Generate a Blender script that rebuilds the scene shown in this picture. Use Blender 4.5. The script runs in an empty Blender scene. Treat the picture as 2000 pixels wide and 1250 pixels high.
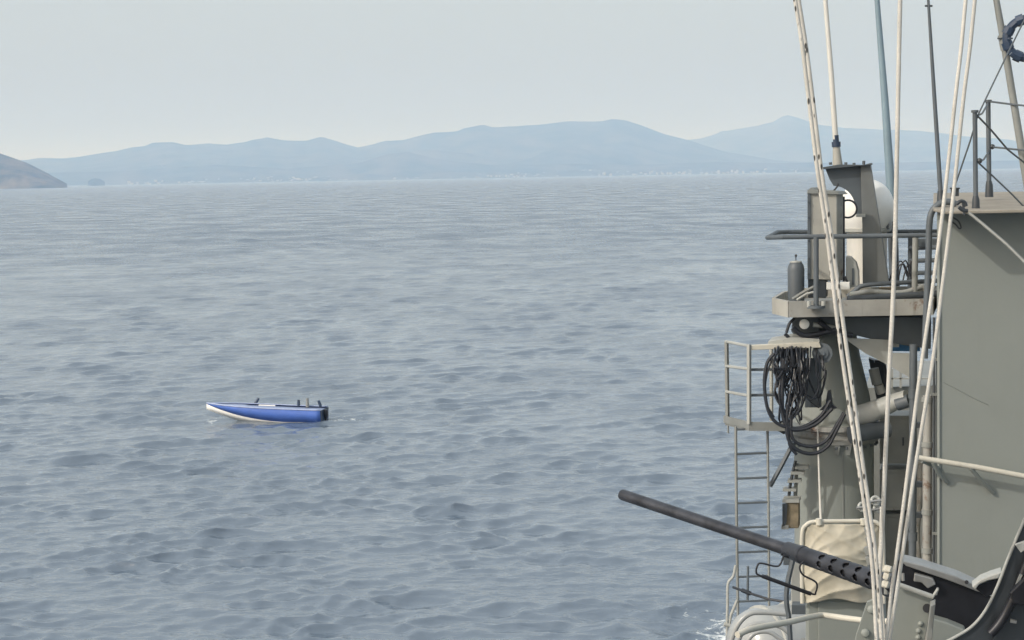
import bpy, math, random
import numpy as np
from mathutils import Vector, Matrix, Euler, noise

scene = bpy.context.scene
C = scene.collection
R = math.radians
random.seed(7)

# ------------------------------------------------------------------ camera
F = 3500.0                      # focal length in photo pixels (photo 2000 x 1250)
EYE = Vector((0, 0, 13.4))
cd = bpy.data.cameras.new('camera'); cam = bpy.data.objects.new('camera', cd); C.objects.link(cam)
cd.sensor_width = 36.0; cd.lens = 36.0 * F / 2000.0
cd.clip_start = 0.2; cd.clip_end = 90000
PITCH = math.atan(282.0 / F)
CM = Matrix.Rotation(R(90) - PITCH, 3, 'X') @ Matrix.Rotation(R(-1.045), 3, 'Z')
cam.matrix_world = Matrix.Translation(EYE) @ CM.to_4x4()
scene.camera = cam

# ------------------------------------------------------------------ sky, sun, exposure
SUN = Vector((-0.70, -0.48, 0.57)).normalized()      # towards the sun: left, behind the camera
w = bpy.data.worlds.new('World'); scene.world = w; w.use_nodes = True
nt = w.node_tree; nt.nodes.clear()
sky = nt.nodes.new('ShaderNodeTexSky'); sky.sky_type = 'NISHITA'; sky.sun_disc = False
sky.sun_elevation = math.asin(SUN.z); sky.sun_rotation = math.atan2(SUN.x, SUN.y)
sky.altitude = 0; sky.air_density = 1.0; sky.dust_density = 7.0; sky.ozone_density = 1.0
hs = nt.nodes.new('ShaderNodeHueSaturation'); hs.inputs['Saturation'].default_value = 0.95
bg = nt.nodes.new('ShaderNodeBackground'); bg.inputs['Strength'].default_value = 0.15
wo = nt.nodes.new('ShaderNodeOutputWorld')
veil = nt.nodes.new('ShaderNodeMix'); veil.data_type = 'RGBA'        # thin even cloud veil over the whole sky
veil.inputs[0].default_value = 0.55; veil.inputs[7].default_value = (4.15, 4.46, 4.38, 1)
nt.links.new(sky.outputs[0], hs.inputs['Color']); nt.links.new(hs.outputs[0], veil.inputs[6]); nt.links.new(veil.outputs[2], bg.inputs[0]); nt.links.new(bg.outputs[0], wo.inputs[0])
sl = bpy.data.lights.new('sun', 'SUN'); sl.energy = 1.5; sl.angle = R(0.8); sl.color = (1, 0.97, 0.93)
so = bpy.data.objects.new('sun', sl); C.objects.link(so); so.location = (0, -20, 60)
so.rotation_euler = SUN.to_track_quat('Z', 'Y').to_euler()
scene.view_settings.view_transform = 'Standard'; scene.view_settings.look = 'None'
scene.view_settings.exposure = 0.44; scene.view_settings.gamma = 1.0; scene.view_settings.use_curve_mapping = False
scene.cycles.volume_bounces = 1

# ------------------------------------------------------------------ materials
def mat_base(name):
    m = bpy.data.materials.new(name); m.use_nodes = True
    t = m.node_tree; b = t.nodes['Principled BSDF']
    return m, t, b
def nd(t, kind, **kw):
    n = t.nodes.new(kind)
    for k, v in kw.items():
        if k in n.inputs: n.inputs[k].default_value = v
        else: setattr(n, k, v)
    return n
def ramp(t, fac, a, b, ca=(0,0,0,1), cb=(1,1,1,1)):
    r = t.nodes.new('ShaderNodeValToRGB'); e = r.color_ramp.elements
    e[0].position = a; e[1].position = b; e[0].color = ca; e[1].color = cb
    t.links.new(fac, r.inputs[0]); return r.outputs[0]
def mixc(t, fac, a, b):
    m = t.nodes.new('ShaderNodeMix'); m.data_type = 'RGBA'
    for s, v in ((0, fac), (6, a), (7, b)):
        if hasattr(v, 'is_linked'): t.links.new(v, m.inputs[s])
        elif s == 0: m.inputs[0].default_value = v
        else: m.inputs[s].default_value = (*v, 1)
    return m.outputs[2]

def paint(name, col, rough=0.55, vary=0.14, rust=0.0, streak=0.25, metal=0.0, scale=2.2, dirt=(0.09, 0.085, 0.07)):
    m, t, b = mat_base(name)
    geo = nd(t, 'ShaderNodeNewGeometry')
    n1 = nd(t, 'ShaderNodeTexNoise', Scale=scale, Detail=6.0, Roughness=0.62)
    t.links.new(geo.outputs['Position'], n1.inputs['Vector'])
    lo = tuple(c * (1 - vary) for c in col); hi = tuple(min(1, c * (1 + vary)) for c in col)
    c = ramp(t, n1.outputs[0], 0.33, 0.67, (*lo, 1), (*hi, 1))
    mp = nd(t, 'ShaderNodeMapping'); mp.inputs['Scale'].default_value = (9, 9, 0.9)
    t.links.new(geo.outputs['Position'], mp.inputs[0])
    n2 = nd(t, 'ShaderNodeTexNoise', Scale=1.0, Detail=5.0, Roughness=0.65); t.links.new(mp.outputs[0], n2.inputs['Vector'])
    sfac = ramp(t, n2.outputs[0], 0.56, 0.80, (0, 0, 0, 1), (streak, streak, streak, 1))
    c = mixc(t, sfac, c, dirt)
    if rust:
        n3 = nd(t, 'ShaderNodeTexNoise', Scale=5.5, Detail=8.0, Roughness=0.72); t.links.new(geo.outputs['Position'], n3.inputs['Vector'])
        rf = ramp(t, n3.outputs[0], 0.66 - rust * 0.14, 0.74 - rust * 0.12, (0, 0, 0, 1), (0.8, 0.8, 0.8, 1))
        c = mixc(t, rf, c, (0.12, 0.055, 0.028))
    t.links.new(c, b.inputs['Base Color'])
    b.inputs['Roughness'].default_value = rough; b.inputs['Metallic'].default_value = metal
    nb = nd(t, 'ShaderNodeTexNoise', Scale=22.0, Detail=4.0); t.links.new(geo.outputs['Position'], nb.inputs['Vector'])
    bp = nd(t, 'ShaderNodeBump', Strength=0.12, Distance=0.01); t.links.new(nb.outputs[0], bp.inputs['Height'])
    t.links.new(bp.outputs[0], b.inputs['Normal'])
    return m

M = {}
M['wall'] = paint('grey_green_wall_paint', (0.230, 0.250, 0.234), 0.6, 0.035, 0.0, 0.07, scale=1.1)
M['grey'] = paint('ship_grey_paint', (0.220, 0.230, 0.220), 0.5, 0.15, 0.15, 0.45)
M['light'] = paint('light_grey_paint', (0.36, 0.37, 0.350), 0.5, 0.13, 0.05, 0.35)
M['rusty'] = paint('worn_grey_paint', (0.28, 0.28, 0.262), 0.6, 0.16, 0.75, 0.6)
M['beige'] = paint('weathered_beige_paint', (0.35, 0.345, 0.312), 0.6, 0.12, 0.2, 0.5)
M['slate'] = paint('slate_paint_and_shade', (0.088, 0.104, 0.118), 0.5, 0.15, 0.0, 0.2)  # own paint on most parts; painted shade on the fin mast's cheek
M['mid'] = paint('mid_grey_paint', (0.15, 0.16, 0.158), 0.5, 0.14, 0.1, 0.35)
M['dark'] = paint('dark_grey_paint', (0.042, 0.050, 0.058), 0.45, 0.2, 0.0, 0.2)
M['rubber'] = paint('black_rubber', (0.016, 0.019, 0.026), 0.42, 0.3, 0.0, 0.0)
M['gun'] = paint('parkerised_steel', (0.055, 0.058, 0.068), 0.40, 0.38, 0.0, 0.35, metal=0.55, scale=14, dirt=(0.12, 0.115, 0.105))
M['gunblack'] = paint('blackened_steel', (0.02, 0.021, 0.026), 0.4, 0.3, 0.0, 0.1, metal=0.3, scale=10)
M['worn_sheen'] = paint('worn_steel_and_sheen', (0.34, 0.34, 0.33), 0.38, 0.18, 0.0, 0.3, metal=0.6, scale=12)  # also the painted sheen of the gun's top cover
M['white'] = paint('white_gelcoat', (0.78, 0.78, 0.75), 0.35, 0.03, 0.0, 0.08)
M['pole'] = paint('white_pole_paint', (0.58, 0.57, 0.53), 0.45, 0.06, 0.0, 0.15)
M['bluegrey'] = paint('blue_grey_fibreglass', (0.19, 0.265, 0.315), 0.4, 0.08, 0.0, 0.1)
M['navy'] = paint('navy_blue_paint', (0.025, 0.045, 0.085), 0.45, 0.15, 0.0, 0.1)
M['cream'] = paint('cream_pipe_paint', (0.53, 0.51, 0.44), 0.5, 0.10, 0.0, 0.25)
M['roof'] = paint('roof_deck_coating', (0.275, 0.252, 0.212), 0.8, 0.15, 0.1, 0.25, scale=3)
M['rust'] = paint('rusty_ochre_steel', (0.20, 0.165, 0.11), 0.75, 0.35, 0.6, 0.5, scale=9)
M['tank'] = paint('glossy_grey_paint', (0.33, 0.345, 0.345), 0.22, 0.08, 0.0, 0.2)
M['blue'] = paint('blue_hull_paint', (0.060, 0.14, 0.47), 0.6, 0.08, 0.0, 0.1)
M['bluelight'] = paint('pale_blue_gunwale', (0.36, 0.43, 0.62), 0.45, 0.06, 0.0, 0.1)
M['signblue'] = paint('sign_blue', (0.06, 0.22, 0.45), 0.5, 0.05, 0.0, 0.1)

def canvas_mat():
    m, t, b = mat_base('canvas'); geo = nd(t, 'ShaderNodeNewGeometry')
    n = nd(t, 'ShaderNodeTexNoise', Scale=7.0, Detail=6.0); t.links.new(geo.outputs['Position'], n.inputs['Vector'])
    c = ramp(t, n.outputs[0], 0.3, 0.72, (0.37, 0.345, 0.275, 1), (0.49, 0.46, 0.38, 1))
    t.links.new(c, b.inputs['Base Color']); b.inputs['Roughness'].default_value = 0.9
    n2 = nd(t, 'ShaderNodeTexNoise', Scale=60.0, Detail=3.0); t.links.new(geo.outputs['Position'], n2.inputs['Vector'])
    bp = nd(t, 'ShaderNodeBump', Strength=0.15, Distance=0.004); t.links.new(n2.outputs[0], bp.inputs['Height']); t.links.new(bp.outputs[0], b.inputs['Normal'])
    return m
M['canvas'] = canvas_mat()

def rope_mat(name, fleck, col=(0.55, 0.535, 0.495)):
    m, t, b = mat_base(name); geo = nd(t, 'ShaderNodeNewGeometry')
    n = nd(t, 'ShaderNodeTexNoise', Scale=16.0, Detail=3.0); t.links.new(geo.outputs['Position'], n.inputs['Vector'])
    c = ramp(t, n.outputs[0], 0.3, 0.7, tuple(x * 0.86 for x in col) + (1,), tuple(x * 1.1 for x in col) + (1,))
    if fleck:
        v = nd(t, 'ShaderNodeTexVoronoi', Scale=95.0); mp = nd(t, 'ShaderNodeMapping'); mp.inputs['Scale'].default_value = (1, 1, 0.38)
        t.links.new(geo.outputs['Position'], mp.inputs[0]); t.links.new(mp.outputs[0], v.inputs['Vector'])
        f = ramp(t, v.outputs['Distance'], 0.20, 0.30, (1, 1, 1, 1), (0, 0, 0, 1))
        c = mixc(t, f, c, (0.05, 0.05, 0.05))
    t.links.new(c, b.inputs['Base Color']); b.inputs['Roughness'].default_value = 0.85
    wv = nd(t, 'ShaderNodeTexWave', Scale=60.0, Distortion=1.0); wv.bands_direction = 'DIAGONAL'; t.links.new(geo.outputs['Position'], wv.inputs['Vector'])
    bp = nd(t, 'ShaderNodeBump', Strength=0.14, Distance=0.004); t.links.new(wv.outputs[0], bp.inputs['Height']); t.links.new(bp.outputs[0], b.inputs['Normal'])
    return m
M['rope'] = rope_mat('white_rope', False)
M['fleck'] = rope_mat('flecked_rope', True)

# ------------------------------------------------------------------ geometry helpers
def P(x, y, d):
    """photo pixel + distance ahead of the camera (world y) -> world point"""
    v = CM @ Vector(((x - 1000) / F, -(y - 625) / F, -1.0))
    return EYE + v * (d / v.y)
def px(n, d): return n * d / F          # size in metres of n photo pixels at distance d
def hz(x): return 343 - 0.0182 * (x - 1000)   # sea horizon row

def link(name, v, f, mat, parent=None, smooth=False, bevel=0.0):
    off = parent.matrix_world.translation if parent else Vector((0, 0, 0))
    if parent and parent.parent: off = parent['_o']
    me = bpy.data.meshes.new(name)
    if parent is not None: off = Vector(parent['_o'])
    me.from_pydata([tuple(Vector(p) - off) for p in v], [], f); me.update()
    o = bpy.data.objects.new(name, me); C.objects.link(o)
    if mat: me.materials.append(M[mat] if isinstance(mat, str) else mat)
    if smooth:
        me.polygons.foreach_set('use_smooth', [True] * len(me.polygons))
        me.set_sharp_from_angle(angle=R(40))
    if bevel:
        b = o.modifiers.new('bevel', 'BEVEL'); b.width = bevel; b.segments = 2; b.limit_method = 'ANGLE'
    o['_o'] = tuple(off)
    if parent: o.parent = parent
    return o
def thing(name, label, cat, loc, group=None):
    o = bpy.data.objects.new(name, None); C.objects.link(o); o.location = loc; o.empty_display_size = 0.2
    o['label'] = label; o['category'] = cat; o['_o'] = tuple(loc)
    if group: o['group'] = group
    return o
def tag(o, label, cat, group=None):
    o['label'] = label; o['category'] = cat
    if group: o['group'] = group
    return o
def struct(o, kind='structure', label=None):
    o['kind'] = kind
    if label: o['label'] = label
    return o

def cat_rom(pts, n=6):
    p = [Vector(q) for q in pts]
    if len(p) < 3: return p
    p = [p[0] * 2 - p[1]] + p + [p[-1] * 2 - p[-2]]
    out = []
    for i in range(1, len(p) - 2):
        for k in range(n):
            t = k / n; a, b, c, d = p[i-1], p[i], p[i+1], p[i+2]
            out.append(0.5 * ((2*b) + (c-a)*t + (2*a-5*b+4*c-d)*t*t + (-a+3*b-3*c+d)*t**3))
    out.append(p[-2]); return out
def tube_vf(pts, r, n=10):
    pts = [Vector(q) for q in pts]; m = len(pts)
    rs = list(r) if isinstance(r, (list, tuple)) else [r] * m
    if len(rs) != m: rs = [rs[0] + (rs[-1] - rs[0]) * i / (m - 1) for i in range(m)]
    v, f = [], []
    t0 = (pts[1] - pts[0]).normalized()
    up = Vector((0, 0, 1)) if abs(t0.z) < 0.9 else Vector((0, 1, 0))
    nrm = (up - t0 * up.dot(t0)).normalized()
    for i in range(m):
        a = pts[max(i-1, 0)]; b = pts[min(i+1, m-1)]; t = (b - a).normalized()
        nrm = (nrm - t * nrm.dot(t)).normalized(); bn = t.cross(nrm)
        for k in range(n):
            an = 2 * math.pi * k / n
            v.append(pts[i] + (nrm * math.cos(an) + bn * math.sin(an)) * rs[i])
    for i in range(m - 1):
        for k in range(n):
            k2 = (k + 1) % n; f.append((i*n+k, i*n+k2, (i+1)*n+k2, (i+1)*n+k))
    f.append(tuple(range(n))[::-1]); f.append(tuple((m-1)*n + k for k in range(n)))
    return v, f
def tube(name, pts, r, mat, parent=None, n=10, curve=0):
    if curve: pts = cat_rom(pts, curve)
    v, f = tube_vf(pts, r, n); return link(name, v, f, mat, parent, True)
def ptube(name, pp, d, rpx, mat, parent=None, n=10, curve=0):
    """tube through photo points; d a number or one per point; rpx radius in pixels there"""
    ds = d if isinstance(d, (list, tuple)) else [d] * len(pp)
    pts = [P(q[0], q[1], q[2] if len(q) > 2 else e) for q, e in zip(pp, ds)]
    dm = sum(ds) / len(ds)
    r = [px(q, dm) for q in rpx] if isinstance(rpx, (list, tuple)) else px(rpx, dm)
    return tube(name, pts, r, mat, parent, n, curve)
AX = Vector((0.231, 0.973, 0))          # the ship's fore and aft line
def prism(name, pts, ext, mat, parent=None, bevel=0.0):
    pts = [Vector(p) for p in pts]; n = len(pts)
    v = pts + [p + Vector(ext) for p in pts]
    nm = Vector((0, 0, 0))
    for i in range(n): nm += pts[i].cross(pts[(i+1) % n])
    fwd = nm.dot(Vector(ext)) > 0
    f = [tuple(range(n))[::-1] if fwd else tuple(range(n)), tuple(range(n, 2*n)) if fwd else tuple(range(n, 2*n))[::-1]]
    for i in range(n):
        j = (i+1) % n; q = (i, j, n+j, n+i); f.append(q if fwd else q[::-1])
    return link(name, v, f, mat, parent, False, bevel)
def pplate(name, pp, d, thick, mat, parent=None, bevel=0.0, ext=None):
    """prism: outline in photo pixels at distance d, run back by thick metres along the ship"""
    pts = [P(q[0], q[1], q[2] if len(q) > 2 else d) for q in pp]
    return prism(name, pts, (ext or AX) * thick, mat, parent, bevel)
def rect(x0, y0, x1, y1): return [(x0, y0), (x1, y0), (x1, y1), (x0, y1)]
def lathe_vf(base, axis, prof, n=24):
    axis = Vector(axis).normalized(); u = axis.orthogonal().normalized(); w_ = axis.cross(u); v, f = [], []
    for (t, r) in prof:
        for k in range(n):
            a = 2 * math.pi * k / n; v.append(Vector(base) + axis * t + (u * math.cos(a) + w_ * math.sin(a)) * max(r, 1e-4))
    for i in range(len(prof) - 1):
        for k in range(n):
            k2 = (k+1) % n; f.append((i*n+k, i*n+k2, (i+1)*n+k2, (i+1)*n+k))
    f.append(tuple(range(n))[::-1]); f.append(tuple((len(prof)-1)*n + k for k in range(n)))
    return v, f
def lathe(name, base, axis, prof, mat, parent=None, n=24):
    v, f = lathe_vf(base, axis, prof, n); return link(name, v, f, mat, parent, True)
def box(name, c, s, mat, parent=None, rz=0.0, bevel=0.0):
    ca, sa = math.cos(rz), math.sin(rz); v = []
    for k in range(8):
        x, y, z = [(1 if k >> i & 1 else -1) * s[i] / 2 for i in range(3)]
        v.append(Vector(c) + Vector((x*ca - y*sa, x*sa + y*ca, z)))
    f = [(0,2,3,1),(4,5,7,6),(0,1,5,4),(2,6,7,3),(0,4,6,2),(1,3,7,5)]
    return link(name, v, f, mat, parent, False, bevel)
def torus(name, c, axis, R_, r, mat, parent=None, n=40, a0=0, a1=360):
    axis = Vector(axis).normalized(); u = axis.orthogonal().normalized(); w_ = axis.cross(u); pts = []
    for k in range(n + 1):
        a = R(a0 + (a1 - a0) * k / n); pts.append(Vector(c) + (u * math.cos(a) + w_ * math.sin(a)) * R_)
    return tube(name, pts, r, mat, parent, 8)

# ------------------------------------------------------------------ sea
def axis_lin(lo, hi, step, far, g):
    a = list(np.arange(lo, hi, step)); s = step; x = a[-1]
    while x < far: s *= g; x += s; a.append(x)
    return a
def build_sea():
    ypos = [42.0]
    while ypos[-1] < 32000: ypos.append(ypos[-1] + 0.16 * max(1.0, ypos[-1] / 60) ** 1.15 * max(1.0, ypos[-1] / 450) ** 1.2)
    s, y, yneg = 0.155, 42.0, []
    while y > -9000: s *= 1.12; y -= s; yneg.append(y)
    ys = np.array(yneg[::-1] + ypos)
    xr = axis_lin(0, 31, 0.155, 26000, 1.03)
    xs = np.array([-q for q in xr[:0:-1]] + xr)
    X, Y = np.meshgrid(xs, ys)
    sx = np.gradient(xs); sy = np.gradient(ys); SX, SY = np.meshgrid(sx, sy)
    res = np.maximum(SX, SY)
    Z = np.zeros_like(X); DX = np.zeros_like(X); DY = np.zeros_like(X)
    rng = np.random.default_rng(5)
    for i in range(160):
        L = 0.46 * (3.7 / 0.46) ** rng.random() ** 1.1 if i < 130 else 5.0 * 3.4 ** rng.random()
        th = R(-78) + rng.normal(0, R(44))            # wind waves run towards the camera, slightly across
        k = 2 * math.pi / L; kx, ky = k * math.cos(th), k * math.sin(th)
        a = (0.0047 * L ** 0.70 if i < 130 else 0.0034 * L ** 0.85) * (0.6 + 0.8 * rng.random()); 
        if 3.0 < L < 5: a *= 0.85
        fade = np.clip((L / res - 2.2) / 2.2, 0, 1)
        if i >= 130: fade = fade * np.clip((Y - 110) / 220, 0.1, 1)
        ph = kx * X + ky * Y + rng.random() * 6.283
        s_, c_ = np.sin(ph), np.cos(ph)
        Z += fade * a * s_; q = 1.15 * a * fade
        DX += q * kx / k * c_; DY += q * ky / k * c_
    # patchy wind: groups of steeper and flatter water
    env = np.zeros_like(X)
    for i in range(14):
        L = 5 * 5.0 ** rng.random(); th = rng.random() * 6.283
        env += np.sin(2 * math.pi / L * (X * math.cos(th) * 0.8 + Y * math.sin(th)) + rng.random() * 6.283)
    env = np.clip(0.97 + 0.12 * env, 0.6, 1.4)
    Z *= env; DX *= env; DY *= env
    bv = P(632, 820, 1.0) - EYE; bq = EYE + bv * (-EYE.z / bv.z); S_ = X - bq.x; T_ = Y - bq.y       # the boat's small wake
    wk_ = np.where(S_ > -0.3, np.exp(-np.clip(S_, 0, None) / 3.5), 0.0)
    Z += wk_ * (0.06 * np.exp(-((T_ - 0.25 * S_ - 0.6) / 0.35) ** 2) + 0.05 * np.exp(-((T_ + 0.25 * S_ + 0.6) / 0.35) ** 2) - 0.06 * np.exp(-(T_ / 0.5) ** 2))
    X2, Y2 = X + DX - 0.1 * Z, Y + DY - 0.85 * Z          # crests lean downwind, steep fronts and long backs
    nx, ny = len(xs), len(ys)
    co = np.stack([X2, Y2, Z], -1).reshape(-1, 3)
    i = np.arange((ny - 1) * (nx - 1)); r_ = i // (nx - 1); c_ = i % (nx - 1); v0 = r_ * nx + c_
    quads = np.stack([v0, v0 + 1, v0 + nx + 1, v0 + nx], -1)
    me = bpy.data.meshes.new('sea')
    me.vertices.add(len(co)); me.vertices.foreach_set('co', co.ravel())
    me.loops.add(quads.size); me.loops.foreach_set('vertex_index', quads.ravel())
    me.polygons.add(len(quads)); me.polygons.foreach_set('loop_start', np.arange(0, quads.size, 4)); me.polygons.foreach_set('loop_total', np.full(len(quads), 4))
    me.update(); me.polygons.foreach_set('use_smooth', np.ones(len(quads), bool))
    o = bpy.data.objects.new('sea', me); C.objects.link(o)
    struct(o, 'structure', 'choppy blue grey sea reaching out to the far hills')
    m, t, b = mat_base('sea_water'); me.materials.append(m)
    geo = nd(t, 'ShaderNodeNewGeometry')
    b.inputs['Base Color'].default_value = (0.018, 0.052, 0.085, 1); b.inputs['IOR'].default_value = 1.9
    b.inputs['Roughness'].default_value = 0.10
    mp = nd(t, 'ShaderNodeMapping'); mp.inputs['Rotation'].default_value = (0, 0, R(10)); mp.inputs['Scale'].default_value = (0.55, 1.0, 1)
    t.links.new(geo.outputs['Position'], mp.inputs[0])
    h = None
    for sc, amp, det in ((0.16, 0.8, 2.0), (0.75, 0.27, 3.0), (2.1, 0.14, 4.0)):
        n = nd(t, 'ShaderNodeTexNoise', Scale=sc, Detail=det, Roughness=0.55); t.links.new(mp.outputs[0], n.inputs['Vector'])
        a1 = nd(t, 'ShaderNodeMath', operation='MULTIPLY_ADD'); a1.inputs[1].default_value = 2; a1.inputs[2].default_value = -1; t.links.new(n.outputs[0], a1.inputs[0])
        a2 = nd(t, 'ShaderNodeMath', operation='ABSOLUTE'); t.links.new(a1.outputs[0], a2.inputs[0])      # sharp crests, round troughs
        mu = nd(t, 'ShaderNodeMath', operation='MULTIPLY'); mu.inputs[1].default_value = -amp; t.links.new(a2.outputs[0], mu.inputs[0])
        if h is None: h = mu.outputs[0]
        else:
            ad = nd(t, 'ShaderNodeMath', operation='ADD'); t.links.new(h, ad.inputs[0]); t.links.new(mu.outputs[0], ad.inputs[1]); h = ad.outputs[0]
    bp = nd(t, 'ShaderNodeBump', Strength=1.0, Distance=0.50); t.links.new(h, bp.inputs['Height']); t.links.new(bp.outputs[0], b.inputs['Normal'])
    gm_ = nd(t, 'ShaderNodeMapping'); gm_.inputs['Scale'].default_value = (0.055, 0.034, 0); gm_.inputs['Rotation'].default_value = (0, 0, R(12)); t.links.new(geo.outputs['Position'], gm_.inputs[0])
    gn_ = nd(t, 'ShaderNodeTexNoise', Scale=1.0, Detail=8.0, Roughness=0.74); t.links.new(gm_.outputs[0], gn_.inputs['Vector'])
    gr_ = nd(t, 'ShaderNodeMapRange'); gr_.inputs['From Min'].default_value = 0.32; gr_.inputs['From Max'].default_value = 0.68; gr_.inputs['To Min'].default_value = 0.06; gr_.inputs['To Max'].default_value = 0.38
    t.links.new(gn_.outputs[0], gr_.inputs['Value']); t.links.new(gr_.outputs[0], bp.inputs['Distance'])
    # white water along the ship's side: foam colour and roughness inside one patch
    fn = nd(t, 'ShaderNodeTexNoise', Scale=2.6, Detail=7.0, Roughness=0.7); t.links.new(geo.outputs['Position'], fn.inputs['Vector'])
    wk = P(1400, 1262, 52.5); near = None
    def on_sea(x, y): v = P(x, y, 1.0) - EYE; return EYE + v * (-EYE.z / v.z)
    sternp, bowp = on_sea(668, 819), on_sea(412, 822)
    for (cx, cy, kx, ky, add) in ((wk.x + 0.6, wk.y - 2.0, 0.55, 0.26, 0.0), (sternp.x, sternp.y, 0.55, 0.75, 0.35), (bowp.x, bowp.y, 1.6, 0.9, 0.3)):
        vs = nd(t, 'ShaderNodeVectorMath', operation='SUBTRACT'); vs.inputs[1].default_value = (cx, cy, 0); t.links.new(geo.outputs['Position'], vs.inputs[0])
        m2 = nd(t, 'ShaderNodeMapping'); m2.inputs['Scale'].default_value = (kx, ky, 0); t.links.new(vs.outputs[0], m2.inputs[0])
        ln = nd(t, 'ShaderNodeVectorMath', operation='LENGTH'); t.links.new(m2.outputs[0], ln.inputs[0])
        la = nd(t, 'ShaderNodeMath', operation='ADD'); la.inputs[1].default_value = add; t.links.new(ln.outputs['Value'], la.inputs[0])
        if near is None: near = la.outputs[0]
        else:
            mn = nd(t, 'ShaderNodeMath', operation='MINIMUM'); t.links.new(near, mn.inputs[0]); t.links.new(la.outputs[0], mn.inputs[1]); near = mn.outputs[0]
    sb = nd(t, 'ShaderNodeMath', operation='MULTIPLY_ADD'); sb.inputs[1].default_value = -0.22; t.links.new(near, sb.inputs[0]); t.links.new(fn.outputs[0], sb.inputs[2])
    ff = ramp(t, sb.outputs[0], 0.36, 0.50)
    c = mixc(t, ff, (0.110, 0.147, 0.194), (0.72, 0.76, 0.76)); t.links.new(c, b.inputs['Base Color'])
    rr = nd(t, 'ShaderNodeMapRange'); rr.inputs['To Min'].default_value = 0.02; rr.inputs['To Max'].default_value = 0.8
    t.links.new(ff, rr.inputs['Value'])
    # waves too small to resolve far out: the surface counts as rougher there
    dl = nd(t, 'ShaderNodeVectorMath', operation='LENGTH'); t.links.new(geo.outputs['Position'], dl.inputs[0])
    dr = nd(t, 'ShaderNodeMapRange'); dr.inputs['From Min'].default_value = 80; dr.inputs['From Max'].default_value = 420; dr.inputs['To Min'].default_value = 0.02; dr.inputs['To Max'].default_value = 0.17
    t.links.new(dl.outputs['Value'], dr.inputs['Value'])
    ra = nd(t, 'ShaderNodeMath', operation='MAXIMUM'); t.links.new(rr.outputs[0], ra.inputs[0])
    g2 = nd(t, 'ShaderNodeMapRange'); g2.inputs['From Min'].default_value = 0.42; g2.inputs['From Max'].default_value = 0.66; g2.inputs['To Min'].default_value = 0.0; g2.inputs['To Max'].default_value = 0.33
    t.links.new(gn_.outputs[0], g2.inputs['Value'])
    gf = nd(t, 'ShaderNodeMapRange'); gf.inputs['From Min'].default_value = 70; gf.inputs['From Max'].default_value = 400; gf.inputs['To Min'].default_value = 0.25; gf.inputs['To Max'].default_value = 0.95
    t.links.new(dl.outputs['Value'], gf.inputs['Value'])
    ga = nd(t, 'ShaderNodeMath', operation='MULTIPLY_ADD'); t.links.new(g2.outputs[0], ga.inputs[0]); t.links.new(gf.outputs[0], ga.inputs[1]); t.links.new(dr.outputs[0], ga.inputs[2]); t.links.new(ga.outputs[0], ra.inputs[1]); t.links.new(ra.outputs[0], b.inputs['Roughness'])
    return o
build_sea()

# ------------------------------------------------------------------ far land
def land_mat(name, a, b_, sc):
    m, t, b = mat_base(name); geo = nd(t, 'ShaderNodeNewGeometry')
    n = nd(t, 'ShaderNodeTexNoise', Scale=sc, Detail=8.0, Roughness=0.65); t.links.new(geo.outputs['Position'], n.inputs['Vector'])
    t.links.new(ramp(t, n.outputs[0], 0.38, 0.62, (*a, 1), (*b_, 1)), b.inputs['Base Color']); b.inputs['Roughness'].default_value = 0.95
    b.inputs['Specular IOR Level'].default_value = 0.1
    return m
M['hill'] = land_mat('scrub_hill', (0.035, 0.05, 0.03), (0.12, 0.11, 0.08), 0.004)
M['head'] = land_mat('dry_headland', (0.03, 0.04, 0.025), (0.19, 0.16, 0.105), 0.009)
def interp(pts, x):
    return float(np.interp(x, [p[0] for p in pts], [p[1] for p in pts]))
def hill(name, ridge, d0, d1, d2, mat, label, step, nz, seed, shore=1.0):
    x0, x1 = ridge[0][0], ridge[-1][0]; n = int((x1 - x0) / step) + 1; rows = 26; v, f = [], []
    for i in range(n):
        x = x0 + (x1 - x0) * i / (n - 1); yr = interp(ridge, x)
        top = max(2.0, P(x, yr, d1).z)
        for j in range(rows):
            if j < 18: t = j / 17; d = d0 + (d1 - d0) * t; h = top * (0.10 * min(1, t * 3) + 0.90 * t ** 1.5)
            else: t = (j - 17) / 8; d = d1 + (d2 - d1) * t; h = top * (1 - t) ** 1.3
            g = P(x, hz(x), d)
            sp = noise.fractal(Vector((g.x, g.y, seed * 777.0)) * (1 / nz), 1.0, 2.1, 5)
            env = min(1, j / 4) * abs(17 - j) / 17
            if j == 17: h += (noise.fractal(Vector((g.x, g.y, seed * 31.0)) / 420.0, 1.0, 2.0, 5)) * top * 0.035
            if j > 0: h = max(0.0, h + sp * top * 0.42 * env)
            v.append((g.x, g.y, h - (6 if j in (0, rows - 1) else 0)))
    for i in range(n - 1):
        for j in range(rows - 1):
            a = i * rows + j; f.append((a, a + rows, a + rows + 1, a + 1))
    o = link(name, v, f, mat, None, True); struct(o, 'structure', label); return o
ridge_a = [(-1500,350),(-900,338),(-260,330),(-100,318),(52,313),(80,310),(130,309),(180,302),(230,295),(260,287),(285,285),(300,279),(340,276),(365,281),(410,280),(445,284),(480,278),(500,272),(525,268),(560,274),(600,276),(615,271),(630,268),(660,276),(700,287),(720,284),(755,274),(790,273),(850,259),(895,256),(910,250),(945,246),(965,251),(1080,241),(1105,238),(1180,238),(1195,234),(1225,235),(1255,244),(1300,262),(1340,274),(1420,296),(1520,314),(1700,322),(1900,324),(2200,318),(2700,308),(3300,300),(3900,302)]
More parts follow.
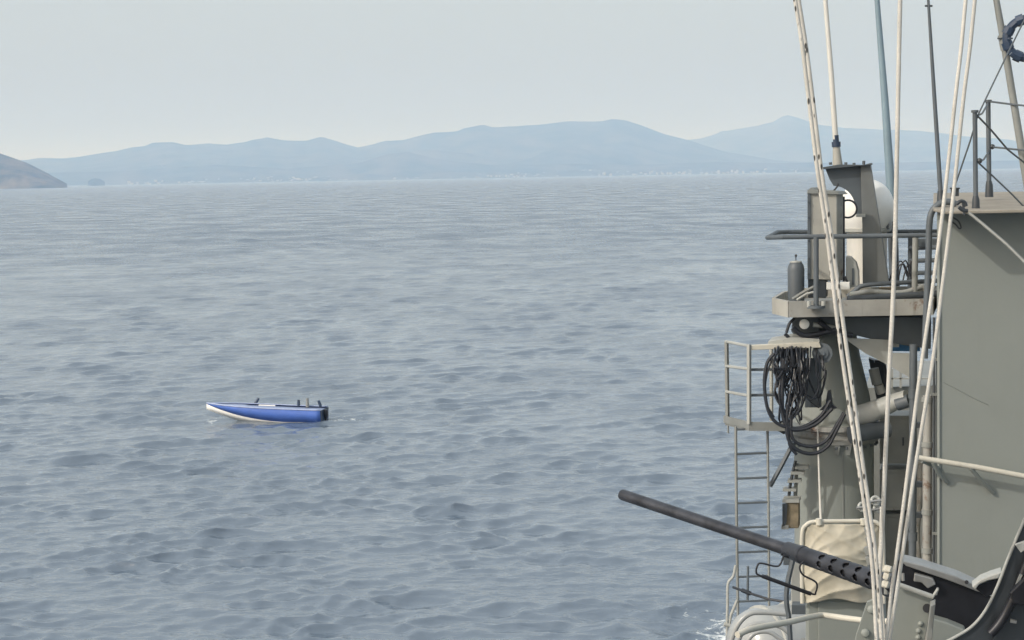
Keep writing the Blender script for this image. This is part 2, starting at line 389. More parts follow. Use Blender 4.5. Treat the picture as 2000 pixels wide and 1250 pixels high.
ridge_b = [(1180,300),(1280,280),(1340,273),(1365,271),(1395,265),(1410,257),(1450,252),(1480,246),(1510,237),(1535,221),(1560,229),(1600,242),(1650,250),(1760,253),(1850,262),(1950,272),(2050,284),(2300,298),(2700,288),(3200,292),(3900,300)]
ridge_c = [(-120,345),(60,338),(200,335),(330,328),(430,322),(560,330),(700,318),(760,300),(800,297),(860,312),(960,322),(1100,320),(1250,322),(1400,316),(1500,318),(1700,318),(2100,312),(2800,300),(3800,290)]
hill('coastal_hills', ridge_a, 12800, 15200, 17500, 'hill', 'long hazy blue ridge of hills across the water', 8, 900, 1)
hill('distant_mountain', ridge_b, 15500, 19000, 22000, 'hill', 'paler pointed mountain behind the right end of the ridge', 10, 1200, 2)
hill('coastal_lowland', ridge_c, 12100, 12900, 13600, 'hill', 'low hazy foothills along the far shore', 10, 500, 3)
head = [(-330,250),(-200,262),(-90,278),(0,299),(20,306),(50,317),(90,337),(112,349),(131,359.5)]
hill('headland', head, 6000, 6450, 7100, 'head', 'dry brown headland sloping into the sea at left', 4, 160, 4)
isl = [(172,354.5),(178,350),(186,348),(196,349.5),(205,355)]
hill('islet', isl, 9800, 9840, 9900, 'hill', 'tiny dark rock islet beside the headland', 2, 30, 5)
# houses strung along the far shore, too small to count
def town():
    v, f = [], []
    for i in range(330):
        x = random.choice([random.uniform(250, 700), random.uniform(640, 1560), random.uniform(740, 1500)])
        d = random.uniform(12150, 12500) ; g = P(x, hz(x), d)
        sx, sy, sz = random.uniform(6, 22), random.uniform(8, 20), random.uniform(4, 9)
        z0 = 2 + (d - 12150) * 0.10 * random.random()
        b0 = len(v)
        for k in range(8): v.append((g.x + (sx if k & 1 else -sx) / 2, g.y + (sy if k & 2 else -sy) / 2, z0 + (sz if k & 4 else -25)))
        for q in [(0,2,3,1),(4,5,7,6),(0,1,5,4),(2,6,7,3),(0,4,6,2),(1,3,7,5)]: f.append(tuple(b0 + a for a in q))
    o = link('coastal_town', v, f, 'beige'); struct(o, 'stuff', 'pale specks of houses along the far shore')
town()

# ------------------------------------------------------------------ the ship the camera stands on
def deck_pt(s, t, z): return Vector((2.30, 19.0, 0)) + AX * s + Vector((0.973, -0.231, 0)) * t + Vector((0, 0, z))
hull = thing('warship_hull', 'grey warship hull carrying the deckhouse, tower and guns', 'ship', deck_pt(0, 6, 0))
prism('hull_side', [deck_pt(-45, 0, -2), deck_pt(11.5, 0, -2), deck_pt(11.5, 13, -2), deck_pt(-45, 13, -2)], (0, 0, 8.9), 'grey', hull)
prism('weather_deck', [deck_pt(-45, 0, 6.902), deck_pt(11.5, 0, 6.902), deck_pt(11.5, 13, 6.902), deck_pt(-45, 13, 6.902)], (0, 0, 0.1), 'slate', hull)
DK = 7.0
prism('bridge_block', [Vector((-1.6, -9, DK + 0.002)), Vector((6, -9, DK + 0.002)), Vector((6, 6.2, DK + 0.002)), Vector((-1.6, 6.2, DK + 0.002))], (0, 0, 4.55), 'wall', hull)
prism('bridge_deck', [Vector((-1.8, -9.2, 11.555)), Vector((6.2, -9.2, 11.555)), Vector((6.2, 6.4, 11.555)), Vector((-1.8, 6.4, 11.555))], (0, 0, 0.06), 'slate', hull)
BD = 11.615

# deckhouse at the right
dh = thing('deckhouse', 'tall flat grey green deckhouse wall at the right edge', 'deckhouse', P(1900, 1577, 18.0))
zt = P(1830, 411, 18).z; x0 = P(1830, 411, 18).x; y0 = P(1830, 600, 18).y
A = Vector((x0, 18.0, 0)); B = Vector((x0 + 3.2, 18.0, 0))
prism('wall', [A + Vector((0,0,DK+.003)), B + Vector((0,0,DK+.003)), B + Vector((0.75, 3.1, DK+.003)), A + Vector((0.75, 3.1, DK+.003))], (0, 0, zt - DK - 0.03), 'wall', dh)
rt = [Vector((x0 - 0.06, 17.46, zt - 0.025)), Vector((x0 + 3.4, 17.46, zt - 0.025)), Vector((x0 + 4.1, 21.2, zt + 0.10)), Vector((x0 + 0.72, 21.2, zt + 0.10)), Vector((x0 - 0.03, 18.03, zt - 0.01))]  # front overhang added and shaped to cast the wall's diagonal shadow
prism('roof', rt, (0, 0, 0.03), 'roof', dh, 0.008)
ptube('weld_seam', [(1843, 746), (1905, 779), (1930, 790)], 17.998, 0.9, 'wall', dh, 6)
ptube('edge_strip', [(1834, 430), (1834, 1130)], 17.995, 3.0, 'wall', dh, 8)

hr = thing('wall_handrail', 'cream pipe handrail bracketed to the deckhouse wall', 'handrail', P(1900, 930, 17.6))
ptube('rail', [(1788, 893), (1830, 900), (1905, 912), (2020, 934)], 17.82, 5.5, 'cream', hr, 10)
for a, b_, c_ in (((1822, 902), (1834, 925), (1850, 942)), ((1895, 914), (1920, 942), (1940, 962))):
    ptube('bracket', [(*a, 17.82), (*b_, 17.9), (*c_, 17.98)], [17.82, 17.9, 17.98], 4.5, 'wall', hr, 8)
ptube('lower_strut', [(1800, 900, 17.82), (1835, 915, 17.99)], [17.82, 17.99], 4, 'wall', hr, 8)

# guard rail on the roof
gr = thing('roof_guard_rail', 'thin grey stanchions and wires on the deckhouse roof', 'railing', P(1905, 410, 18.1))
def stanchion(x, yb, yt, d):
    s = ptube('stanchion', [(x + 1, yb + 3), (x, (yb + yt) / 2), (x - 1, yt)], d, 4.6, 'slate', gr, 10)
    ptube('socket', [(x + 1, yb + 4), (x + 1, yb - 20), (x + 0.5, yb - 28)], d, [8, 7, 5], 'dark', s, 10)
    ptube('cap', [(x - 1, yt + 3), (x - 1, yt - 2)], d, 7, 'slate', s, 10)
    return s
stanchion(1905, 410, 217, 17.9); stanchion(1931, 381, 197, 19.4); stanchion(2035, 395, 208, 18.6)
for pts in ([(1931, 198, 19.4), (1970, 203, 19.0), (2035, 210, 18.6)], [(1938, 287, 19.4), (1975, 291, 19.0), (2035, 297, 18.6)],
            [(1909, 226, 17.9), (1935, 253, 18.2), (1968, 292, 18.5), (2035, 345, 18.9)], [(1909, 316, 17.9), (1937, 342, 18), (1975, 378, 18.1), (2035, 440, 18.2)],
            [(1931, 200, 19.4), (1918, 222, 18.7), (1909, 226, 17.9)], [(1931, 296, 19.4), (1921, 312, 18.7), (1912, 315, 17.9)]):
    ptube('wire', pts, [q[2] for q in pts], 1.9, 'slate', gr, 6)
for (x, y, d) in ((1913, 315, 17.9), (1938, 287, 19.4)):
    lathe('wire_eye', P(x, y + 5, d), (0, 0, 1), [(0, .001), (0.01, .022), (0.03, .03), (0.05, .022), (0.06, .001)], 'dark', gr, 10)
st = tag(ptube('stay_wire', [(2030, -20, 19.0), (1958, 125, 18.5), (1910, 225, 17.95), (1895, 275, 18.0), (1862, 372, 18.3)], [19, 18.5, 17.95, 18, 18.3], 1.6, 'slate'), 'thin stay wire running down past the roof stanchions', 'wire')

# vent pipe, roof box, hoses, brace on the deckhouse
tag(ptube('vent_pipe', [(1806, 700), (1808, 640), (1813, 520), (1815, 440), (1821, 412), (1836, 398), (1853, 394), (1868, 399)], 18.25, 6.5, 'slate', None, 12, 5), 'grey gooseneck pipe bending over the deckhouse corner', 'pipe')
sb_ = thing('roof_vent_box', 'small black box on the deckhouse roof corner', 'box', P(1864, 381, 18.9))
pplate('case', rect(1857, 369, 1873, 383), 18.9, 0.14, 'dark', sb_, 0.004); pplate('lid', rect(1855, 366.5, 1875, 369.2), 18.88, 0.18, 'dark', sb_, 0.003)
cl = thing('roof_clamp', 'dark hook shaped clamp on the roof edge below the stanchion', 'clamp', P(1882, 406, 17.25))
ptube('hook', [(1868, 399), (1876, 393), (1884, 395), (1887, 403)], 17.25, 3.6, 'dark', cl, 8, 4)
ptube('jaw', [(1873, 404), (1880, 410), (1890, 412)], 17.25, 4, 'dark', cl, 8, 4); ptube('screw', [(1880, 392), (1884, 420)], 17.25, 2.4, 'dark', cl, 8)
tag(ptube('brace_pipe', [(1893, 416, 17.2), (1920, 438, 17.1), (1965, 476, 16.9), (2030, 540, 16.6)], [17.2, 17.1, 16.9, 16.6], 3.2, 'grey', None, 10), 'pale slanting pipe below the roof edge of the deckhouse', 'pipe')
tag(ptube('hanging_cable', [(1857, 432), (1866, 438), (1873, 446), (1877, 444), (1872, 432), (1860, 424)], 17.9, 1.6, 'dark', None, 6, 5), 'short dark cable curl at the top of the deckhouse wall', 'cable')

# vertical pipes in the gap left of the deckhouse
vp = thing('standpipe', 'rust stained standpipe beside the deckhouse wall', 'pipe', P(1812, 1500, 18.6))
ptube('pipe', [(1812, 772), (1811, 950), (1810, 1330)], 18.6, 9, 'rusty', vp, 14)
for y in (780, 868, 1000, 1075): ptube('pipe_clamp', [(1811.5, y - 5), (1811, y + 5)], 18.6, 11.5, 'grey', vp, 14)
for y in (832, 948, 1008): pplate('bracket', rect(1790, y - 6, 1806, y + 4), 18.65, 0.08, 'dark', vp)
pr = thing('cable_run', 'narrow dark cable conduit against the deckhouse edge', 'conduit', P(1825, 1500, 18.4))
for q, r_ in ((1824, 2.3), (1830, 2.6)):
    ptube('conduit', [(q, 620), (q, 1330)], 18.5, r_, 'dark', pr, 8)
for y in (700, 768, 905, 1040): pplate('strap', rect(1820, y, 1836, y + 5), 18.45, 0.03, 'grey', pr)
gp = thing('davit_post', 'slim dark grey post behind the pair of white ropes', 'post', P(1784, 1500, 19.3))
ptube('post', [(1784, 672), (1783, 900), (1781, 1330)], 19.3, 7.5, 'slate', gp, 14)
ptube('collar', [(1783.6, 760), (1783.4, 778)], 19.3, 9.5, 'slate', gp, 14); ptube('collar', [(1782.4, 1040), (1782.2, 1056)], 19.3, 9.5, 'slate', gp, 14)

# lockers and the block behind
rear = thing('rear_deckhouse', 'low grey deckhouse glimpsed between tower and tall wall', 'deckhouse', P(1760, 1400, 23.5))
pplate('wall', [(1690, 758), (1850, 752), (1850, 1330), (1690, 1330)], 23.5, 3.2, 'grey', rear)
for a in (rect(1730, 925, 1776, 928), rect(1730, 985, 1776, 988), rect(1740, 720, 1744, 758), rect(1757, 700, 1761, 758), rect(1728, 738, 1836, 741)):
    pplate('rail' if a[2][1] < 760 else 'ledge', a, 23.42, 0.07, 'light', rear)
for y, h, lab in ((812, 94, 'upper pale grey locker beside the tower'), (917, 80, 'middle pale grey locker beside the tower'), (1004, 120, 'lower darker grey locker beside the tower')):
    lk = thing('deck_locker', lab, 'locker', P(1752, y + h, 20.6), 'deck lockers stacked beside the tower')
    pplate('case', rect(1718, y, 1776, y + h), 20.6, 0.5, 'light' if y < 1000 else 'grey', lk, 0.01)  # lowest case takes the darker grey paint
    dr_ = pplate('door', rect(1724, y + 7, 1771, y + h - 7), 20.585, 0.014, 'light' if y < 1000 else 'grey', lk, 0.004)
    ptube('handle', [(1764, y + h * .45), (1764, y + h * .62)], 20.56, 1.6, 'slate', dr_, 6)
lkp = tag(pplate('locker_stand', rect(1722, 1126, 1772, 1480), 20.65, 0.4, 'grey'), 'grey plinth under the stack of deck lockers', 'stand')
tag(tube('scupper_pipe', [P(1795, 1120, 20.2), P(1790, 1040, 20.2), P(1797, 960, 20.2), P(1797, 900, 20.2)], 0.04, 'rusty', None, 10, 4), 'short rust stained pipe behind the right hand pair of ropes', 'pipe')

# ------------------------------------------------------------------ tower (kingpost)
D = 20.0
tw = thing('tower', 'thick grey cylindrical tower under the railed platform', 'tower', Vector((P(1640, 1000, D).x, D, DK)))
tc = Vector((P(1640, 1000, D).x, D + 0.35, 0))
def zat(y, d=D): return P(1640, y, d).z
rad = px(79, D)
lathe('lower_drum', (tc.x, tc.y, DK + 0.004), (0, 0, 1), [(0, rad), (zat(868) - DK, rad)], 'wall', tw, 48)
lathe('flange', (tc.x, tc.y, zat(866)), (0, 0, 1), [(0, rad + .05), (0.05, rad + .06), (0.07, rad + 0.02), (0.13, rad + .02), (0.15, rad + .07), (0.2, rad + .06)], 'rusty', tw, 48)
lathe('upper_cone', (tc.x, tc.y, zat(832)), (0, 0, 1), [(0, rad * 0.98), (zat(780) - zat(832), rad * .9), (zat(700) - zat(832), rad * .66), (zat(622) - zat(832), rad * 0.50)], 'wall', tw, 48)
for k in range(14):
    a = R(180 + 180 * k / 13)
    lathe('bolt', (tc.x + math.cos(a) * (rad + .035), tc.y + math.sin(a) * (rad + .035), zat(866) - 0.02), (0, 0, -1), [(0, .016), (.03, .016)], 'slate', tw, 6)
for x in (1588, 1630, 1652): pplate('gusset', [(x, 868), (x + 12, 868), (x + 8, 890), (x, 888)], 19.86 if x > 1600 else 19.98, 0.12, 'grey', tw)
box('weld_seam', (tc.x + 0.02, tc.y - rad - 0.001, (DK + zat(880)) / 2), (0.012, 0.012, zat(880) - DK), 'grey', tw)
tag(ptube('whip_rod', [(1597, 838, 19.4), (1600, 930, 19.3), (1604, 1035, 19.2)], [19.4, 19.3, 19.2], [1.8, 2.0, 2.8], 'pole', None, 8), 'thin white rod standing upright in front of the tower', 'rod')
# boom and awning plate
bm = thing('boom', 'pale grey tapering boom arm sticking out right of the tower', 'boom', P(1700, 810, 19.8))
ptube('arm', [(1660, 818, 19.9), (1700, 806, 19.8), (1745, 786, 19.7), (1772, 776, 19.6)], [19.9, 19.8, 19.7, 19.6], [22, 21, 17, 15], 'light', bm, 18)
ptube('sheave_housing', [(1752, 790, 19.62), (1776, 782, 19.55)], [19.62, 19.55], 13, 'slate', bm, 12)
ptube('under_arm', [(1660, 850, 19.7), (1700, 842, 19.75), (1735, 838, 19.8)], [19.7, 19.75, 19.8], 17, 'slate', bm, 14)
aw = tag(pplate('bracket_plate', [(1648, 660), (1738, 664), (1741, 689), (1776, 690), (1776, 737), (1740, 716), (1690, 690)], 19.55, 0.02, 'light'), 'pale wedge shaped bracket plate below the platform', 'bracket')
sg = thing('blue_panel', 'small blue and white panel under the platform', 'panel', P(1760, 685, 19.9))
pplate('board', rect(1738, 664, 1797, 686), 19.9, 0.03, 'signblue', sg); pplate('white_band', rect(1742, 666, 1756, 678), 19.88, 0.018, 'white', sg)
ew = thing('winch', 'dark winch with pale drum in the tower gap', 'winch', P(1715, 780, 20.4))
ptube('drum', [(1716, 752), (1722, 768)], 20.4, 9, 'pole', ew, 14); ptube('motor', [(1706, 720), (1713, 750)], 20.4, 10, 'light', ew, 14)
pplate('frame', [(1696, 700), (1730, 712), (1732, 790), (1714, 790)], 20.6, 0.2, 'dark', ew, 0.01)
ptube('guard', [(1708, 706), (1728, 714), (1730, 776)], 20.4, 3, 'rubber', ew, 8, 3)

# small ledges and the rusty box at the tower's left
lb = thing('rusty_box', 'rusty ochre box hanging on the left of the tower', 'box', P(1544, 1032, 19.6))
pplate('case', rect(1534, 982, 1560, 1032), 19.6, 0.2, 'rust', lb, 0.008); pplate('lid', rect(1528, 976, 1561, 982), 19.58, 0.24, 'light', lb)
pplate('side_plate', [(1528, 984), (1538, 984), (1536, 1022), (1528, 1030)], 19.57, 0.02, 'dark', lb)
pplate('foot', rect(1526, 1026, 1540, 1034), 19.57, 0.15, 'grey', lb)
sp = thing('step_bracket', 'stack of small pale steps on the left of the tower', 'step', P(1548, 975, 19.8))
for (xa, ya) in ((1529, 955), (1538, 938), (1544, 922), (1553, 911)): pplate('step', rect(xa, ya, xa + 26, ya + 5), 19.8, 0.16, 'light', sp)
ptube('upright', [(1540, 978), (1543, 950), (1548, 924), (1554, 900)], 19.85, 3.2, 'dark', sp, 8); ptube('upright', [(1553, 978), (1556, 905)], 19.9, 4, 'grey', sp, 8)

# ------------------------------------------------------------------ upper platform
pf = thing('upper_platform', 'grey platform with a low bulwark jutting out over the tower', 'platform', P(1660, 620, 20.2))
zb, zr, zf = P(1640, 616, 19.2).z, P(1640, 588, 19.2).z, P(1640, 606, 19.2).z
def plan(x, d): return Vector((P(x, 600, d).x, d, 0))
ol = [plan(1540, 19.2), plan(1822, 19.2), plan(1835, 21.3), plan(1560, 21.3), plan(1528, 20.7), plan(1509, 19.75)]
prism('floor', [p + Vector((0, 0, zb)) for p in ol], (0, 0, 0.05), 'grey', pf)
cen = sum(ol, Vector()) / len(ol)
for i in range(len(ol)):
    a, b_ = ol[i], ol[(i+1) % len(ol)]
    t_ = (b_ - a).normalized(); n_ = Vector((-t_.y, t_.x, 0)) * 0.03
    e = t_ * 0.001
    prism('bulwark_panel', [a - n_*.2 + Vector((0,0,zb-.012)), b_ - n_*.2 + Vector((0,0,zb-.012)), b_ + n_ - t_ * .02 + Vector((0,0,zb-.012)), a + n_ + t_ * .02 + Vector((0,0,zb-.012))], (0, 0, zr - zb + 0.02), 'rusty' if i == 0 else 'beige', pf)
pplate('support_girder', [(1596, 619), (1818, 619), (1818, 682), (1775, 676), (1700, 662), (1640, 648)], 19.6, 0.9, 'slate', pf, 0.01)
pplate('support_bracket', [(1548, 619), (1600, 619), (1600, 668), (1560, 662), (1545, 648)], 19.75, 0.5, 'slate', pf, 0.01)
fp = ptube('post_flange', [(1594, 597), (1594, 602)], 19.1, 18, 'slate', pf, 16)
for x in (1580, 1608): ptube('flange_bolt', [(x, 600), (x, 588)], 19.08, 4, 'light', fp, 8)
fl = thing('floodlight', 'white lamp head under the platform edge', 'floodlight', P(1573, 635, 19.5))
lathe('lens', P(1571, 633, 19.42), P(1571, 633, 19) - P(1571, 633, 20), [(0, 0.045), (0.03, 0.055), (0.045, 0.04), (0.05, 0.001)], 'white', fl, 16)
lathe('housing', P(1571, 633, 19.42), P(1571, 633, 20) - P(1571, 633, 19), [(0, 0.062), (0.06, 0.06), (0.12, 0.03)], 'slate', fl, 16)
ptube('arm', [(1588, 634), (1610, 636), (1632, 642)], 19.45, 5, 'light', fl, 10)
# junction tubes at the cone top
for k, (pts, r_) in enumerate((([(1536, 650), (1542, 632), (1552, 622)], 3), ([(1533, 652), (1545, 662), (1565, 664), (1600, 660)], 3.5), ([(1548, 640), (1570, 655), (1610, 650), (1650, 640)], 5), ([(1600, 628), (1630, 650), (1665, 655)], 5))):
    tag(ptube('supply_hose', pts, 19.4, r_, 'rubber', None, 8, 5), ['short black hose at the platform corner above the basket', 'black hose curving along the top bar of the basket', 'black hose crossing the cone behind the floodlight', 'black hose drooping right of the floodlight'][k], 'hose', 'supply hoses under the platform')

# things standing on the platform
cyl = thing('buoy_canister', 'dark grey canister with a domed top on the platform corner', 'canister', P(1556, 585, 19.75))
v0 = P(1555, 592, 19.8); hh = px(80, 19.8)
lathe('body', v0, (0, 0, 1), [(0, px(16, 19.8)), (hh * .82, px(16.5, 19.8)), (hh * .93, px(15, 19.8)), (hh, px(11, 19.8)), (hh * 1.02, 0.005)], 'slate', cyl, 24)
lathe('cap', v0 + Vector((0, 0, hh * 1.0)), (0, 0, 1), [(0, px(12, 20)), (0.012, px(11, 20)), (0.02, .003)], 'light', cyl, 20)
lathe('pin', v0 + Vector((0, 0, hh * 1.02)), (0, 0, 1), [(0, 0.006), (0.05, 0.006), (0.055, .014), (0.075, .012), (0.08, .002)], 'dark', cyl, 8)

ca = thing('column_cabinet', 'tall weathered beige cabinet standing on the platform', 'cabinet', P(1610, 560, 19.9))
e2 = Vector((0.62, 0.78, 0))
pplate('front', [(1580, 372), (1634, 376), (1634, 547), (1582, 545)], 19.8, 0.03, 'beige', ca, 0.004, e2)
pplate('body', [(1579, 371), (1636, 375), (1636, 549), (1580, 547)], 19.84, 0.13, 'rusty', ca, 0.006, e2)
pplate('corner_strip', rect(1577, 370, 1583, 546), 19.78, 0.04, 'slate', ca, 0.003)
pplate('seal', rect(1646, 384, 1650, 556), 19.95, 0.03, 'rubber', ca)
pplate('top_cap', [(1577, 372), (1584, 366), (1592, 371), (1634, 374), (1640, 380), (1576, 378)], 19.77, 0.2, 'grey', ca, 0.004, e2)
pplate('base', rect(1578, 543, 1614, 582), 19.82, 0.3, 'dark', ca, 0.01); pplate('foot', rect(1614, 551, 1660, 566), 19.82, 0.3, 'white', ca, 0.008)
for y in (395, 425, 470, 505, 535):
    ptube('rivet', [(1580, y, 19.78), (1580, y, 19.765)], [19.78, 19.765], 1.8, 'dark', ca, 6)
for k in range(7): pplate('latch', rect(1638, 395 + k * 22, 1643, 403 + k * 22), 19.9, 0.03, 'dark', ca)

fm = thing('fin_mast', 'dark grey fin shaped mast with a curved cut-out', 'mast', P(1700, 560, 20.3))
ar = [(1612, 330), (1686, 323), (1688, 420), (1672, 418), (1671, 400)]
for k in range(9):
    a = R(5 + 85 * k / 8); ar.append((1628 + 42 * math.cos(a), 405 - 42 * math.sin(a)))
ar += [(1620, 350)]
pplate('cheek_plate', ar, 20.2, 0.10, 'slate', fm, 0.004)  # dark slate colour stands in for the shade on this face
pplate('spine', [(1681, 322), (1700, 320), (1737, 556), (1685, 558), (1684, 440)], 20.16, 0.22, 'mid', fm, 0.006)
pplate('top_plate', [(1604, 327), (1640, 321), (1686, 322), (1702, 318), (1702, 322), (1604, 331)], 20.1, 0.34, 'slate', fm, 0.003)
pplate('step', [(1672, 418), (1690, 418), (1690, 424), (1672, 424)], 20.12, 0.2, 'light', fm)
for x, h in ((1622, 5), (1652, 5), (1668, 4), (1687, 8)): ptube('lug', [(x, 322), (x, 322 - h)], 20.15, 3, 'slate', fm, 8)
ptube('cable', [(1612, 372), (1625, 374), (1634, 366), (1637, 358)], 20.1, 1.7, 'rubber', fm, 8, 5)
torus('cable_loop', P(1656, 408, 20.0), P(1656, 408, 1) - EYE, px(17, 20), px(1.9, 20), 'rubber', fm)

rdm = thing('radome', 'white rounded satellite radome behind the fin mast', 'radome', P(1693, 560, 20.9))
rb = P(1693, 445, 20.9); rr_ = px(54, 20.9); prof = [(0, rr_ * .82), (0.05, rr_ * .90), (0.12, rr_ * 0.97), (0.2, rr_)]
for k in range(1, 13):
    a = R(90 * k / 12); prof.append((0.2 + math.sin(a) * (px(95, 20.9) - 0.2), rr_ * math.cos(a) ** 0.92 if k < 12 else 0.002))
dm_ = lathe('dome', rb, (0, 0, 1), prof, 'white', rdm, 40)
lathe('base_ring', rb + Vector((0, 0, -0.05)), (0, 0, 1), [(0, rr_ * .8), (0.012, rr_ * .86), (0.045, rr_ * .86), (0.05, rr_ * .83)], 'light', dm_, 40)
lathe('pedestal', rb + Vector((0, 0, -0.05)), (0, 0, -1), [(0, rr_ * .72), (0.45, rr_ * .72), (0.62, rr_ * .8)], 'pole', rdm, 32)
for x in (1724, 1731, 1742): pplate('bracket', rect(x, 433, x + 5, 448), 20.7, 0.03, 'slate', rdm)

# rails round the platform
rl = thing('platform_rail', 'pointed double pipe guard rail above the platform', 'railing', P(1595, 600, 19.1))
ptube('front_rail', [(1499, 464, 19.9), (1530, 463, 19.3), (1700, 461, 19.2), (1836, 459, 19.1)], [19.9, 19.3, 19.2, 19.1], 4.6, 'slate', rl, 12)
ptube('back_rail', [(1499, 464, 19.9), (1518, 454, 20.7), (1540, 453, 20.9), (1700, 453, 21.0), (1836, 452, 21)], [19.9, 20.7, 20.9, 21, 21], 4.4, 'slate', rl, 12)
ptube('post', [(1594, 463), (1594, 600)], 19.12, 5.2, 'slate', rl, 12)
ptube('post', [(1788, 460), (1786, 590)], 19.6, 6, 'grey', rl, 12); ptube('post', [(1778, 453), (1777, 575)], 20.9, 4.5, 'slate', rl, 12)
for y in (484, 509, 533): ptube('cross_rail', [(1779, y, 20.9), (1790, y, 20), (1834, y - 1, 19.5)], [20.9, 20, 19.5], 4.4, 'slate', rl, 10)
pplate('rail_box', rect(1788, 466, 1832, 483), 19.7, 0.15, 'slate', rl, 0.008)
pp_ = thing('platform_pipework', 'bundle of dark pipes lying across the platform floor', 'pipework', P(1740, 595, 19.9))
ptube('pipe', [(1655, 580), (1672, 566), (1690, 557), (1760, 552), (1835, 548)], 19.7, 4.5, 'slate', pp_, 10, 4)
ptube('pipe', [(1660, 576), (1700, 570), (1760, 572), (1800, 560)], 19.6, 5.5, 'grey', pp_, 10, 4)
ptube('pipe', [(1655, 585), (1700, 582), (1835, 574)], 19.5, 7, 'dark', pp_, 10, 3)
ptube('pipe', [(1548, 584), (1570, 570), (1590, 560)], 19.6, 3, 'grey', pp_, 8); ptube('pipe', [(1556, 586), (1575, 574), (1592, 570)], 19.55, 2.4, 'light', pp_, 8)
pplate('valve_box', rect(1717, 562, 1744, 582), 19.75, 0.2, 'rust', pp_, 0.01); pplate('light_box', rect(1786, 556, 1822, 570), 19.8, 0.2, 'light', pp_, 0.01)
for k in range(5): ptube('thin_cable', [(1735 + 9 * k, 555), (1744 + 8 * k, 530 - 5 * (k % 3)), (1760 + 5 * k, 510 + 6 * (k % 2)), (1772 + 3 * k, 540)], 20.3, 1.5, 'rubber', pp_, 6, 5)
mb = thing('pedestal_fairing', 'pale curved fairing at the foot of the fin mast', 'fairing', P(1665, 556, 19.9))
fa = [(1652, 500), (1662, 502), (1672, 512), (1677, 530), (1678, 560), (1652, 562)]
pplate('shell', fa, 19.95, 0.2, 'light', mb, 0.01); pplate('slot', rect(1664, 524, 1668, 556), 19.94, 0.012, 'slate', mb)
ptube('strap', [(1650, 540), (1656, 556), (1654, 562)], 19.88, 2.5, 'rubber', mb, 8, 4)

# ------------------------------------------------------------------ whip antennas and the ring
w1 = thing('whip_antenna', 'white whip antenna with a blue collar on the fin mast', 'antenna', P(1636, 322, 20.25), 'whip antennas')
ptube('whip', [(1556, -650), (1612, 0), (1624, 150), (1632, 272)], 20.25, [2.6, 4.4, 5.2, 5.6], 'pole', w1, 12)
ptube('collar', [(1632, 264), (1633, 279)], 20.25, 5.9, 'navy', w1, 12); ptube('collar_ring', [(1633, 277), (1633.4, 287)], 20.25, 8.6, 'navy', w1, 14)
ptube('base_cone', [(1633.4, 286), (1636, 323)], 20.25, [6.8, 9.8], 'beige', w1, 14)
w2 = thing('whip_antenna', 'blue grey thick whip antenna rising behind the radome', 'antenna', P(1745, 560, 21.6), 'whip antennas')
ptube('whip', [(1651, -620), (1713, 0), (1728, 190), (1742, 400)], 21.6, [2.6, 5.0, 7.0, 9.0], 'bluegrey', w2, 14); ptube('mount', [(1742, 400), (1748, 580)], 21.6, [10, 10], 'slate', w2, 14)
w3 = thing('whip_antenna', 'thin dark antenna with a small crosspiece on the deckhouse corner', 'antenna', P(1838, 392, 18.4), 'whip antennas')
ptube('whip', [(1782, -600), (1813, 0), (1825, 190), (1838, 392)], 18.4, [1.6, 2.8, 4.0, 4.8], 'slate', w3, 12)
ptube('crosspiece', [(1806.5, 11.5), (1821, 11.5)], 18.4, 1.9, 'dark', w3, 8); ptube('base', [(1837, 372), (1838.5, 395)], 18.4, [6, 9], 'dark', w3, 12)
w4 = thing('roof_mast', 'thick grey pole leaning at the right edge of the view', 'pole', P(2012, 395, 19.0))
ptube('pole', [(1850, -520), (1946, 0), (1962, 90), (1975, 170), (2012, 395)], 19.0, [5.6, 6, 7.2, 7.0, 7.8], 'grey', w4, 14)
ptube('clamp', [(1957, 68), (1963, 98)], 19.0, 8.6, 'grey', w4, 12); ptube('clamp_bolt', [(1948, 75), (1978, 75)], 18.96, 1.6, 'slate', w4, 8)
ptube('foot', [(2010, 372), (2013, 400)], 19.0, [9, 12], 'slate', w4, 12)
rg = thing('ring_antenna', 'dark navy ring with notched blocks beside the leaning pole', 'antenna', P(2005, 118, 18.85))
rcn = P(2005, 75, 18.85); axr = (P(2005, 75, 18) - P(2005, 75, 19)).normalized()
torus('ring', rcn, axr, px(37, 18.85), px(8.5, 18.85), 'navy', rg, 48)
u_ = Vector((1, 0, 0)); u_ = (u_ - axr * u_.dot(axr)).normalized(); w__ = axr.cross(u_)
for k in range(8):
    a = 2 * math.pi * (k + 0.45) / 8; c_ = rcn + (u_ * math.cos(a) + w__ * math.sin(a)) * px(37, 18.85)
    tn = (-u_ * math.sin(a) + w__ * math.cos(a)) * px(7, 18.85)
    tube('block', [c_ - tn, c_ + tn], px(11, 18.85), 'navy', rg, 8)
ptube('bracket', [(1962, 76, 18.9), (1972, 76, 18.86)], [18.9, 18.86], 3, 'navy', rg, 8)

